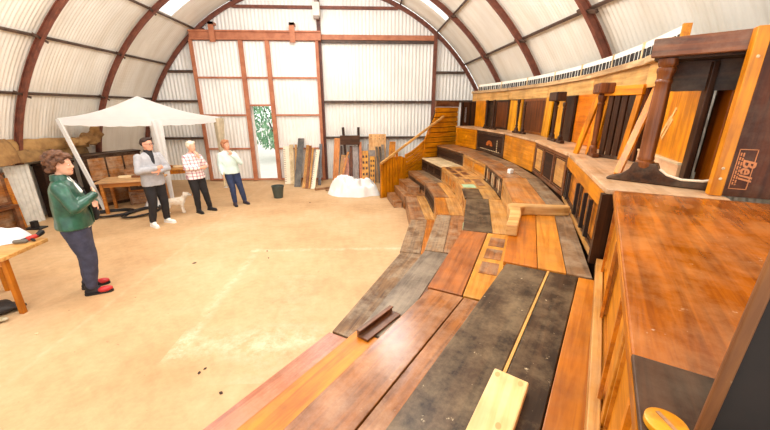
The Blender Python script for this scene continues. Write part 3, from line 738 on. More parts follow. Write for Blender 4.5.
# ------------------------------------------------------------------ plank side wall of the stair with its handrail
sd = V((.837, .548, 0)); M = M4.Translation((.2, 8.57, 0)) @ M4.Rotation(atan2(.548, .837), 4, 'Z')
root = thing('stair_side_wall', 'orange plank side wall of the stair behind the tier ends', 'stair', M=M)
mb = MB(); n = 9                                           # upright boards
for i in range(n):
    a, b_ = .13+i*.094, .13+(i+1)*.094-.014
    za, zb = .90+.16*min(1, a/.5), .90+.16*min(1, b_/.5)
    if i >= 7: za, zb = 1.06-(a-.78)*.35, 1.06-(b_-.78)*.35
    mb.hexa([(a,-.02,0),(b_,-.02,0),(b_,.02,0),(a,.02,0)], [(a,-.02,za),(b_,-.02,zb),(b_,.02,zb),(a,.02,za)])
mb.build('upright_boards', ORANGE_V, root, bevel=.004)
def strip(mb, f0, f1, s0, s1, y=-.0, n=10, t=.018):
    for i in range(n):
        a = s0+(s1-s0)*i/n; b_ = s0+(s1-s0)*(i+1)/n
        mb.hexa([(a,y-t,f0(a)),(b_,y-t,f0(b_)),(b_,y+t,f0(b_)),(a,y+t,f0(a))], [(a,y-t,f1(a)),(b_,y-t,f1(b_)),(b_,y+t,f1(b_)),(a,y+t,f1(a))])
mb = MB()
crv = lambda s: .50+.40*((s-.95)/.75)**1.4 if s > .95 else .5
for k in range(10): strip(mb, lambda s: crv(s)-.5+k*.11, lambda s: crv(s)-.5+(k+1)*.11-.016, .96, 1.68, .03)
mb.box(.96, 1.68, .02, .04, 0, .05)
mb.build('curved_boards', ORANGE, root)
mb = MB()
left = lambda z: 1.62+max(0, (z-1.46))*.58 if z < 2.12 else 2.0
for k in range(17):
    za, zb = k*.136, (k+1)*.136-.018
    mb.hexa([(left(za),-.02,za),(2.88,-.02,za),(2.88,.02,za),(left(za),.02,za)], [(left(zb),-.02,zb),(2.88,-.02,zb),(2.88,.02,zb),(left(zb),.02,zb)])
mb.build('level_boards', ORANGE, root)
MB().box(1.98, 2.9, -.025, .03, 2.31, 2.47).build('top_board', MAHOG, root, bevel=.004)
MB().prism([(1.64,0),(2.88,0),(2.88,2.3),(2.04,2.3),(1.66,1.46)], .012, .045).box(.13,1.66,.024,.045,0,.86).build('backing', DARK, root)
rl = thing('handrail', 'long pale wooden handrail rising along the plank side wall', 'handrail', M=M)
MB().plank((.08, -.07, .93), (2.25, -.07, 2.06), .06, .045, (0,0,1)).build('rail', wood((232, 184, 124), (206, 148, 88), rough=.45), rl, bevel=.008)
for s, z in ((.12, .955), (.62, 1.21), (1.75, 1.80)): MB().box(s-.03, s+.03, -.05, -.019, z-.22, z-.02).build('rail_bracket', AMBER, rl)
o = MB().plank((.66, 10.2, 0), (.78, 11.05, 1.24), .2, .03, (1,.0,0)).build('timber_board', ORANGE_V, None, M=TR(.66, 10.2, 0)); tag(o, 'orange board standing behind the plank side wall', 'board')

# ------------------------------------------------------------------ timber leaning on the end wall
TB = [  # name, bottom (x,y), top (x,y,z), width, thickness, material, label
 ('key_frame', (-2.54,10.5), (-2.62,11.0,1.12), .18, .035, 'cream', 'cream notched key frame at the door end of the leaning timber'),
 ('timber_board', (-2.39,10.5), (-2.45,11.0,1.17), .13, .03, PALE_V, 'pale board beside the cream notched key frame'),
 ('timber_board', (-2.28,10.5), (-2.31,11.02,1.17), .07, .03, TAN_V, 'thin tan board just before the black leaning board'),
 ('timber_board', (-2.17,10.1), (-2.12,11.0,1.36), .19, .03, wood((78,76,78),(52,50,52),axis='Z',rough=.3,dust=.2), 'black board leaning highest in the door end stack'),
 ('timber_board', (-1.94,9.9), (-1.93,11.0,1.15), .09, .03, TAN_V, 'tan orange board next to the black leaning board'),
 ('timber_board', (-1.85,9.86), (-1.84,10.97,1.13), .08, .035, BROWN_V, 'brown board between two tan boards in the door end stack'),
 ('timber_board', (-1.77,9.84), (-1.76,10.95,1.06), .055, .03, TAN_V, 'thin tan board before the ivory notched strip'),
 ('key_frame', (-1.66,9.8), (-1.60,10.9,1.02), .12, .035, 'cream', 'ivory notched key frame leaning in front of the middle post'),
 ('timber_board', (-1.53,10.3), (-1.52,11.02,1.18), .09, .03, wood((96,92,94),(60,58,60),axis='Z',rough=.35), 'grey black board by the middle post'),
 ('timber_board', (-1.08,10.72), (-.99,11.05,1.36), .18, .03, wood((226,150,90),(196,112,56),axis='Z',rough=.45), 'salmon orange board left of the brown block'),
 ('timber_board', (-.93,10.75), (-.86,11.02,1.12), .07, .03, DARK_V, 'dark brown strip under the brown block'),
 ('timber_board', (-.90,10.55), (-.80,10.95,.84), .14, .03, TAN_V, 'short tan board standing under the brown block'),
 ('timber_board', (-.70,10.45), (-.71,10.9,.75), .16, .03, wood((206,150,130),(176,112,96),axis='Z',rough=.5), 'short pinkish board behind the white sheet'),
 ('timber_board', (-.90,10.3), (-.64,10.78,.96), .06, .03, ORANGE_V, 'slanting orange strip across the pinkish board'),
 ('timber_board', (-.56,10.6), (-.56,11.02,1.12), .10, .03, MAHOG_V, 'red brown board beside the grey panel'),
 ('timber_board', (-.41,10.6), (-.41,11.02,1.12), .18, .03, wood((158,146,140),(124,112,108),axis='Z',rough=.5), 'grey panel under the brown block'),
 ('timber_board', (-.25,10.55), (-.26,10.98,1.24), .08, .03, wood((214,130,80),(180,92,48),axis='Z',rough=.45), 'upright orange board right of the grey panel'),
 ('action_comb', (-.11,10.5), (-.12,10.96,.97), .21, .035, 'comb', 'taller orange comb rack with dark slots'),
 ('action_comb', (.11,10.45), (.12,10.9,.80), .16, .035, 'comb', 'shorter orange comb rack with dark slots'),
 ('timber_board', (.28,10.75), (.29,11.1,1.48), .55, .025, 'holes', 'wide tan board with small holes behind the comb racks'),
 ('timber_board', (.10,10.68), (.09,11.04,1.17), .25, .025, wood((164,150,140),(130,116,106),axis='Z',rough=.5), 'grey brown board behind the comb racks'),
 ('timber_board', (.36,10.5), (.25,10.93,1.10), .07, .03, BLACK, 'first black strip leaning beyond the comb racks'),
 ('timber_board', (.44,10.5), (.36,10.93,1.10), .06, .03, BLACK, 'second black strip, nearer the stair wall'),
 ('timber_board', (.50,10.52), (.45,10.96,1.16), .09, .03, GREYW, 'dusty grey board by the stair wall'),
]
CR = plain((240, 226, 200), .5, mott=.06)
for nm, b0, t1, w, th, m, lab in TB:
    M = TR(b0[0], b0[1], 0); p0 = V((0, 0, .004)); p1 = V((t1[0]-b0[0], t1[1]-b0[1], t1[2]))
    if isinstance(m, str):
        root = thing(nm, lab, 'timber', M=M, group='timber leaning on the end wall')
        if m == 'holes':
            MB().plank(p0, p1, w, th, (1,0,0)).build('board', wood((232,182,128),(206,146,92),axis='Z',rough=.5), root)
            d = (p1-p0).normalized()
            for i, x in enumerate((-.2, -.07, .06, .19)):
                for q in (.06, .15): MB().ball(p1-d*q+V((x, -.016, 0)), .014, None, 10, 6).build('peg_hole', DARK, root)
        else:
            base = MB().plank(p0, p1, w, th*.6, (1,0,0)).build('frame', CR if m == 'cream' else YELLOW_V, root)
            mb = MB(); d = (p1-p0).normalized(); nn = d.cross(V((1,0,0))); base_ = base
            if nn.y > 0: nn = -nn
            ln = (p1-p0).length
            k = 18 if m == 'cream' else 5
            for i in range(k):
                s = ln*(.06+.9*i/k)
                if m == 'cream': mb.plank(p0+d*s+nn*th*.35+V((-w*.3,0,0)), p0+d*(s+.012)+nn*th*.35+V((-w*.3,0,0)), w*.36, .008, (1,0,0))
                else:
                    for x in (-w*.24, w*.24): MB().plank(p0+d*s+nn*th*.35+V((x,0,0)), p0+d*(s+.075)+nn*th*.35+V((x,0,0)), w*.26, .008, (1,0,0)).build('slot', DARK, base)
            if m == 'cream': mb.build('notch', plain((120, 92, 66), .6), base)
    else:
        o = MB().plank(p0, p1, w, th, (1,0,0)).build(nm, m, None); o.matrix_world = M
        tag(o, lab, 'timber', 'timber leaning on the end wall')
o = MB().plank((-.31,0,0), (.31,0,0), .29, .05, (0,0,1)).build('timber_block', wood((92,62,46),(62,40,30),rough=.45), None, bevel=.006); o.matrix_world = TR(-.58, 10.93, 1.31)
tag(o, 'dark brown wooden block resting across the tops of the leaning boards', 'timber', 'timber leaning on the end wall')
for (x0, x1, lab) in ((-.80, -.69, 'dark post tilting up behind the brown block'), (-.31, -.31, 'dark upright post behind the end of the brown block')):
    o = MB().plank((x1, 10.98, 0), (x0 if x0 != x1 else -.31, 11.05, 1.70), .08, .06, (1,0,0)).build('timber_post', DARK_V, None, M=TR(x1, 10.98, 0)); tag(o, lab, 'timber', 'timber leaning on the end wall')
for (x, y, a, l, lab) in ((-1.35, 9.75, .5, .5, 'short dark offcut lying on the floor by the middle post'), (-1.05, 9.5, -.35, .4, 'brown offcut on the floor at the edge of the white sheet')):
    o = MB().box(-l/2, l/2, -.05, .05, 0, .05).build('timber_offcut', BROWN, None, bevel=.005); o.matrix_world = TR(x, y, .001, a); tag(o, lab, 'timber')

# crumpled white sheet
def heap(w, d, h, seed, u_, v_, fold=.10, pw=2.2):
    def fn(u, v):
        a = 2*pi*u; r = v
        prof = max(0.0, 1-r**pw)
        x, y = w*r*cos(a), d*r*sin(a)
        q = V((x*2.2+seed, y*2.2, seed*.7)); n = mnoise.noise(q)
        q2 = V((x*5+seed, y*5+3, 1.3)); rid = 1-abs(mnoise.noise(q2))*2.2
        k = 1+.22*mnoise.noise(V((cos(a)*1.6+seed, sin(a)*1.6, 2)))
        z = h*prof*(.75+.5*n)+fold*rid*(.25+.75*prof)*min(1, (1-r)*6+.15)
        return (x*k, y*k, max(.004, z))
    return fn
mb = MB().grid(heap(.74, .40, .38, 7.7, 0, 0, .17, 4.5), 96, 34)
o = mb.build('white_sheet', plain((240, 238, 234), .75, mott=.05), None, smooth=50); o.matrix_world = TR(-.40, 9.12, .0)
tag(o, 'crumpled white sheet heaped on the floor before the leaning timber', 'sheet')
# bucket
root = thing('bucket', 'dark green grey plastic bucket standing alone on the floor', 'bucket', loc=(-2.42, 8.85, 0))
BK = plain((70, 78, 70), .5, mott=.1)
MB().lathe([(.115, 0), (.155, .30), (.162, .30), (.162, .325), (.148, .325), (.110, .015), (.001, .012)], 28).build('body', BK, root, smooth=40)
MB().tube([(.16*cos(a), .03, .31-.0*a+.02-.14*sin(a)) for a in [pi*i/12 for i in range(13)]], .005, 6).build('handle', plain((60, 60, 58), .4), root)

# ------------------------------------------------------------------ white party tent
root = thing('party_tent', 'white party tent with a pointed canopy over the tables', 'tent', loc=(-5.3, 8.9, 0))
rel = lambda p: (p[0]+5.3, p[1]-8.9, p[2])
FL, FRt, BRt, BL = V((-6.62, 7.80, 2.08)), V((-5.08, 8.62, 2.02)), V((-4.22, 10.1, 2.05)), V((-5.60, 9.26, 2.05))
FAB, nt, b = newmat('tent_cloth'); b.inputs['Base Color'].default_value = (.93,.93,.92,1); b.inputs['Roughness'].default_value = .7
tc = N(nt, 'ShaderNodeTexCoord'); nz = N(nt, 'ShaderNodeTexNoise', Scale=5.0, Detail=3.0); nt.links.new(tc.outputs['Object'], nz.inputs['Vector'])
nt.links.new(ramp(nt, nz.outputs['Fac'], [(.3, (.93,.93,.92,1)), (.7, (.98,.98,.97,1))]), b.inputs['Base Color'])
tl = N(nt, 'ShaderNodeBsdfTranslucent'); tl.inputs[0].default_value = (.9,.9,.88,1); mx = N(nt, 'ShaderNodeMixShader', Fac=.3)
nt.links.new(b.outputs[0], mx.inputs[1]); nt.links.new(tl.outputs[0], mx.inputs[2]); nt.links.new(mx.outputs[0], nt.nodes['Material Output'].inputs['Surface'])
apex = V((-5.60, 8.95, 2.56)); cs = [FL, FRt, BRt, BL]
mb = MB()
for i in range(4):
    a_, c_ = cs[i], cs[(i+1) % 4]
    def fn(u, v):
        e = a_.lerp(c_, u); p = e.lerp(apex, v); p = p+V((0,0,-.10*sin(pi*v)*(1-.3*v)))
        p.z -= .03*sin(pi*u)*(1-v); return rel(p)
    mb.grid(fn, 12, 10)
    def fv(u, v):
        p = a_.lerp(c_, u); p.z -= .03*sin(pi*u); return rel((p.x, p.y, p.z-.13*v-.015*abs(sin(u*pi*5))*v))
    mb.grid(fv, 30, 2)
mb.build('canopy', FAB, root, smooth=60)
LEGM = plain((238, 236, 232), .5, mott=.04)
ft = [V((-6.16, 7.84, 0)), V((-5.12, 8.75, 0)), V((-4.3, 10.15, 0)), V((-5.62, 9.3, 0))]
for i, (tp_, f_) in enumerate(zip(cs, ft)):
    lg = MB().plank(rel(f_), rel(tp_+V((0,0,-.02))), .075 if i == 0 else .045, .045, (1,0,0)).build('leg', LEGM, root)
    MB().box(-.05, .05, -.05, .05, 0, .012, M4.Translation(rel(f_))).build('foot_plate', LEGM, lg)
    if i in (1, 2):           # gathered side curtain tied to the leg
        def fc(u, v, tp_=tp_, f_=f_):
            p = f_.lerp(tp_, v); wdt = .035+.085*v**1.5+.01
            a = 2*pi*u; rr_ = wdt*(1+.16*sin(a*6))
            return rel((p.x+rr_*cos(a), p.y+rr_*sin(a)*.6, p.z*.97+.02))
        MB().grid(fc, 40, 14).build('side_curtain', FAB if i == 1 else plain((206, 190, 160), .8), root, smooth=60)  # tan on the rear curtain paints in its shade

# ------------------------------------------------------------------ tables under and beside the tent
def table(name, label, M, lx, ly, h, mt, ml, inset=.08, lr=.03, legs=True):
    root = thing(name, label, 'table', M=M)
    MB().box(-lx, lx, -ly, ly, h-.04, h).build('tabletop', mt, root, bevel=.006)
    for sx_ in (-1, 1):
        for sy_ in (-1, 1):
            x, y = sx_*(lx-inset), sy_*(ly-inset)
            MB().box(x-lr, x+lr, y-lr, y+lr, 0, h-.04).build('leg', ml, root, bevel=.004)
    MB().box(-lx+inset, lx-inset, -ly+inset-.012, -ly+inset+.012, h-.14, h-.04).box(-lx+inset, lx-inset, ly-inset-.012, ly-inset+.012, h-.14, h-.04).build('apron', ml, root)
    return root
table('trestle_table', 'long pale wooden table under the tent behind the man in the grey blazer', TR(-5.45, 7.95, 0, R(17)), .62, .33, .74, wood((210,168,126),(182,134,92),rough=.5,dust=.2), wood((196, 128, 72), (156, 92, 44), rough=.5))
table('work_table', 'orange legged table under the tent, partly behind the grey blazer', TR(-5.32, 9.25, 0, R(20)), .55, .3, .76, wood((220,160,98),(190,122,64),rough=.5), ORANGE_V)
rr = random.Random(11)
for i, (x, y, z, l, a, m, lab) in enumerate([(-5.55, 9.16, .762, .5, .5, ORANGE, 'orange wood strip lying at the front of the work table'), (-5.35, 9.30, .762, .44, .2, AMBER, 'brown wood strip lying at the back of the work table'),
        (-5.1, 9.30, .762, .3, .7, PALE, 'pale wood block on the work table by the tent leg'), (-5.30, 8.05, .742, .42, .1, MAHOG, 'red brown wood strip on the long pale table'), (-5.62, 8.0, .742, .3, .45, PALE, 'pale blue grey packet of papers on the long pale table')]):
    o = MB().box(-l/2, l/2, -.05, .05, 0, .05).build('wood_strip', m, None, bevel=.005); o.matrix_world = TR(x, y, z+.001, a); tag(o, lab, 'wood', 'wood pieces on the tables')
for i, (x, y, lab) in enumerate([(-5.75, 7.5, 'black hose coil lying in front of the long pale table'), (-5.15, 7.55, 'black hose coil beside the dog')]):
    pts = []
    for k in range(64):
        a = 2*pi*k/21; r = .30+.02*sin(k*.7)+.03*(k/21); pts.append((r*1.2*cos(a), r*.75*sin(a), .02+.012*(k/21)+.006*sin(k*1.3)))
    o = MB().tube(pts, .017, 7).build('hose_coil', BLACKM, None, smooth=60); o.matrix_world = TR(x, y, .0, .3+i); tag(o, lab, 'hose', 'black hose coils')
o = MB().grid(heap(.24, .16, .20, 9.1, 0, 0, .05), 30, 12).build('paper_bag', plain((226, 222, 216), .7), None, smooth=50); o.matrix_world = TR(-5.2, 8.12, 0); tag(o, 'crumpled white paper under the long pale table', 'paper')

# ------------------------------------------------------------------ clutter along the curved wall
TARP = plain((176, 136, 82), .85, c2=(128, 92, 52), scale=4, bump=.4)
TARP2 = plain((158, 122, 74), .85, c2=(106, 78, 44), scale=5, bump=.4)
def cabinet(label, M, lx, ly, h, m, m2, n=2, name='old_piano'):
    root = thing(name, label, 'piano', M=M)
    MB().box(-lx, lx, -ly, ly, 0, h-.04).build('case', m, root, bevel=.006)
    MB().box(-lx-.02, lx+.02, -ly-.02, ly+.02, h-.04, h).build('lid', m, root, bevel=.006)
    mb = MB(); 
    for i in range(n):
        xa = -lx+.05+(2*lx-.1)*i/n+.02; xb = -lx+.05+(2*lx-.1)*(i+1)/n-.02
        mb.box(xa, xb, -ly-.012, -ly, h*.52, h-.10)
    mb.build('upper_panel', m2, root, bevel=.004)
    MB().box(-lx+.02, lx-.02, -ly-.14, -ly, h*.42, h*.47).build('key_shelf', m, root, bevel=.006)
    MB().box(-lx+.06, lx-.06, -ly-.012, -ly, .08, h*.38).build('lower_panel', m2, root, bevel=.004)
    for s_ in (-1, 1): MB().box(s_*(lx-.06)-.035, s_*(lx-.06)+.035, -ly-.13, -ly-.06, 0, h*.42).build('leg', m, root, bevel=.006)
    return root
wa = R(62)
cabinet('dark brown upright piano with three brown panels behind the tent leg', TR(-6.34, 8.62, 0, R(58)), .60, .18, 1.26, DARK, BROWN, 3)
cabinet('near black piano shape added as the dark opening beside the white ribbed sheets', TR(-6.86, 7.66, 0, R(80)), .32, .12, 1.16, CARC, CARC, 2)  # black case put in for the shade of a dark opening
cabinet('tall brown piano at the picture edge beside the first arch rib', TR(-6.96, 6.1, 0, R(86)), .46, .10, 1.14, MAHOG, BROWN, 2)
root = thing('sheet_stack', 'white ribbed metal sheets standing behind the first arch rib', 'sheet', M=TR(-6.98, 7.05, 0, R(80)))
for k in range(2):
    mb = MB(); corr_wall(mb, -.30+k*.04, .14+k*.04, 0, 1.2-.03*k, -.03+k*.05, .012, .08); mb.build('ribbed_sheet', plain((222, 218, 206), .5), root, smooth=60)
# stack of drawers and boxes
for k, (x, y, z, w, h, m, lab) in enumerate([(-5.72, 8.52, 0, .24, .32, BROWN, 'lowest brown drawer box of the stack under the tent'), (-5.73, 8.53, .322, .22, .28, AMBER, 'amber drawer box in the middle of the stack under the tent'), (-5.72, 8.53, .604, .23, .26, BROWN, 'top brown drawer box of the stack under the tent')]):
    root = thing('drawer_box', lab, 'box', M=TR(x, y, z, R(28)), group='stack of drawer boxes')
    MB().box(-w, w, -.14, .14, 0, h).build('case', m, root, bevel=.006)
    d_ = MB().box(-w+.04, w-.04, -.155, -.14, .04, h-.04).build('drawer_front', DARK if k == 1 else BROWN, root, bevel=.004)
    MB().ball((0, -.165, h/2), .016).build('knob', GOLD, d_)
# tarpaulins draped over the pianos
def drape(mb, pts, width_dir, seed, n1=40):
    P = [V(p) for p in pts]; L_ = [0]
    for i in range(1, len(P)): L_.append(L_[-1]+(P[i]-P[i-1]).length)
    W = V(width_dir)
    def at(t):
        t *= L_[-1]
        for i in range(1, len(P)):
            if t <= L_[i] or i == len(P)-1: return P[i-1].lerp(P[i], (t-L_[i-1])/(L_[i]-L_[i-1]))
    def fn(u, v):
        p = at(v)+W*u; q = p*2.6+V((seed, 0, 0))
        return p+mnoise.noise_vector(q)*.035+mnoise.noise_vector(q*2.7)*.018
    return mb.grid(fn, n1, 24)
def tarp(label, pts, wd, seed, m=TARP):
    o = drape(MB(), pts, wd, seed).build('tarpaulin', m, None, smooth=60, solid=.02); tag(o, label, 'tarpaulin', 'tarpaulins along the curved wall'); return o
tarp('long tan tarpaulin draped along the curved wall behind the first arch rib', [(-6.90, 6.6, 1.50), (-6.89, 6.6, 1.56), (-6.90, 6.6, 1.64), (-6.93, 6.6, 1.72)], (0, 2.15, -.13), 1.3)
tarp('lower fold of brown tarpaulin hanging over the near black shape of the dark opening', [(-6.86, 6.9, 1.27), (-6.85, 6.9, 1.34), (-6.87, 6.9, 1.42), (-6.91, 6.9, 1.50)], (0, 1.8, -.12), 5.1, TARP2)
tarp('tan tarpaulin hanging at the picture edge before the first rib', [(-6.66, 5.9, 1.26), (-6.68, 5.9, 1.44), (-6.72, 5.9, 1.62), (-6.80, 5.9, 1.70)], (-.04, .9, .02), 8.4)
mb = MB().ball((-6.68, 8.2, 1.54), (.09, .30, .09)).ball((-6.64, 8.52, 1.60), (.09, .26, .13)).ball((-6.60, 8.70, 1.70), (.08, .18, .20)).ball((-6.62, 8.62, 1.58), (.09, .22, .16))
mb = vobj(mb, 'tarpaulin_bundle', TARP, None, .018, 2, (.045, 9)); tag(mb, 'lumpy tan tarpaulin bundle piled up under the tent canopy', 'tarpaulin')
root = thing('rib_foot', 'small dark metal foot plate on the floor by the first arch rib', 'bracket', loc=(-6.62, 6.62, 0))
MB().box(-.16, .16, -.09, .09, 0, .03).build('plate', BLACKM, root, bevel=.005); MB().box(-.04, .04, -.05, .05, .03, .16).build('upstand', BLACKM, root, bevel=.005)
for i, (x, y, a, ln, z1, m, lab) in enumerate([(-6.7, 5.45, .2, .2, 1.0, BROWN_V, 'brown board leaning against the piano at the picture edge'), (-6.55, 5.75, .35, .22, .62, TAN_V, 'short tan board leaning at the picture edge'), (-6.86, 6.66, .1, .08, 1.0, AMBER, 'narrow amber board beside the first arch rib')]):
    o = MB().plank((0,0,0), (-.12,.05,z1), ln, .025, (sin(a), cos(a), 0)).build('wall_board', m, None); o.matrix_world = TR(x, y, .002); tag(o, lab, 'board')

# ------------------------------------------------------------------ workbench at the picture edge
M = TR(-4.04, 3.66, 0)
root = thing('workbench', 'pale wooden workbench at the picture edge with an orange leg', 'table', M=M)
ZT = .74
tp_ = [(.06, -.14), (.02, .46), (-1.15, .78), (-1.25, .05)]
MB().prism(tp_, ZT-.045, ZT, 'xy').build('tabletop', wood((236, 184, 124), (206, 144, 84), rough=.5), root, bevel=.006)
for (x, y) in ((-.02, -.05), (-.72, .50), (-1.1, .10), (-1.05, .66)):
    MB().box(x-.026, x+.026, y-.026, y+.026, 0, ZT-.045).build('leg', wood((212, 130, 62), (178, 96, 36), axis='Z', rough=.45), root, bevel=.005)
MB().plank((-.02, -.05, ZT-.10), (-1.1, .10, ZT-.10), .09, .025, (0,0,1)).plank((-.02, -.05, ZT-.10), (-.72, .50, ZT-.10), .09, .025, (0,0,1)).build('apron', AMBER, root)
o = MB().grid(heap(.24, .18, .19, 2.7, 0, 0, .06), 40, 14).build('plastic_bag', plain((238, 238, 240), .35, mott=.06), None, smooth=50); o.matrix_world = TR(-4.44, 4.02, ZT+.001, .5); tag(o, 'crumpled white plastic bag on the workbench', 'bag')
RED = plain((206, 52, 34), .4)
root = thing('hand_tool', 'red and black clamp tool at the corner of the workbench', 'tool', M=TR(-4.12, 4.02, ZT+.002, R(40)))
MB().cap((-.02, 0, .034), .030, (.06, .01, .05), .026).build('grip', RED, root, smooth=60)
MB().cap((.06, .01, .05), .026, (.10, .04, .075), .034).cap((-.02,0,.03), .024, (-.07,-.02,.03), .022).cap((.0,0,.03), .016, (.03,-.07,.02), .014).build('jaw', BLACKM, root, smooth=60)
o = MB().cap((0,0,.025), .024, (.10,0,.025), .022).build('tool_tube', plain((120, 112, 100), .5), None, smooth=50); o.matrix_world = TR(-4.22, 3.93, ZT+.002, .3); tag(o, 'short grey tube lying between the plastic bag and the red tool', 'tube')
o = vobj(MB().ball((0,0,.07), (.19,.13,.08)).ball((.13,.03,.05), (.11,.08,.05)).ball((-.14,.0,.06), (.13,.11,.07)), 'black_bag', plain((48, 42, 38), .6, c2=(24, 22, 22), bump=.3), None, .02, 3, (.03, 9)); o.matrix_world = TR(-4.34, 3.62, .0, .2); tag(o, 'slumped black bag on the floor under the workbench', 'bag')
o = vobj(MB().ball((0,0,.04), (.13,.08,.04)).ball((.08,.03,.03), (.08,.06,.03)), 'cloth_scrap', plain((206, 196, 168), .8, c2=(150, 136, 100)), None, .015, 2, (.02, 12)); o.matrix_world = TR(-4.22, 3.40, .0, .1); tag(o, 'pale cloth scrap in front of the black bag', 'cloth')
rr = random.Random(21)
for i, (x, y, s, lab) in enumerate([(-2.71, 4.87, .035, 'dark leaf lying alone on the open floor'), (-1.72, 5.28, .022, 'small dark scrap by the pale floor line'), (-1.62, 5.0, .018, 'tiny dark crumb below the pale floor line'), (-1.56, 2.55, .022, 'dark scrap near the lowest red step'), (-1.53, 2.60, .018, 'tiny scrap beside the dark scrap near the lowest step'), (-1.27, 2.31, .024, 'brown leaf close to the lowest red step'), (-3.55, 3.2, .03, 'pale shaving on the floor near the workbench leg'), (-1.5, 8.3, .03, 'dark chip on the floor before the white sheet')]):
    mb = MB().prism([(s*cos(a)*(1 if k % 2 else .6), s*.55*sin(a)) for k, a in enumerate([2*pi*j/9 for j in range(9)])], 0, .006, 'xy')
    o = mb.build('floor_scrap', plain((232, 206, 160), .8) if 'pale sh' in lab else plain((70, 46, 32), .8), None); o.matrix_world = TR(x, y, .001, rr.uniform(0, 3)); tag(o, lab, 'scrap')

# ------------------------------------------------------------------ people (local: x forward, y to their left, z up; built at 1.75 m)
SKIN = plain((232, 176, 146), .55, mott=.05); SKIN2 = plain((228, 164, 134), .55, mott=.05)
LIP = plain((176, 92, 80), .5); EYE = plain((46, 34, 30), .3); EYEW = plain((240, 236, 230), .3)
def limb(mb, pts, rs, n=16):
    for i in range(len(pts)-1): mb.cap(pts[i], rs[i], pts[i+1], rs[i+1], n)
def hand(mb, w, d, nrm, side, curl=.5):
    """palm and five fingers; d: finger direction, nrm: back of hand, side: +1/-1 which side the thumb is"""
    w = V(w); d = V(d).normalized(); nrm = V(nrm); nrm = (nrm-d*nrm.dot(d)).normalized(); s = d.cross(nrm)*side
    rot = M4((d.to_4d(), s.to_4d(), nrm.to_4d(), (0,0,0,1))).to_3x3().transposed()
    mb.ball(w+d*.055, (.052, .041, .017), rot.to_quaternion().to_euler())
    for k, (o_, l) in enumerate(((.031, .066), (.011, .076), (-.010, .070), (-.030, .054))):
        b = w+d*.092+s*o_; m_ = b+(d-nrm*curl*.5).normalized()*l*.52; e = m_+(d-nrm*curl*1.7).normalized()*l*.48
        mb.cap(b-d*.02, .0095, m_, .0088, 10); mb.cap(m_, .0088, e, .0075, 10)
    b = w+d*.03+s*.036; m_ = b+(d*.6+s*.8-nrm*.15).normalized()*.036; e = m_+(d*.9+s*.35-nrm*.3).normalized()*.032
    mb.cap(b-s*.012, .0125, m_, .0105, 10); mb.cap(m_, .0105, e, .0085, 10)
HEAD = [(.052,0,-.118,.022,.022), (.045,0,-.108,.046,.040), (.030,0,-.085,.070,.056), (.016,0,-.05,.088,.066), (.006,0,-.01,.096,.072), (0,0,.03,.099,.076), (-.003,0,.065,.094,.074), (-.006,0,.092,.078,.062), (-.008,0,.112,.050,.042), (-.008,0,.121,.020,.018)]
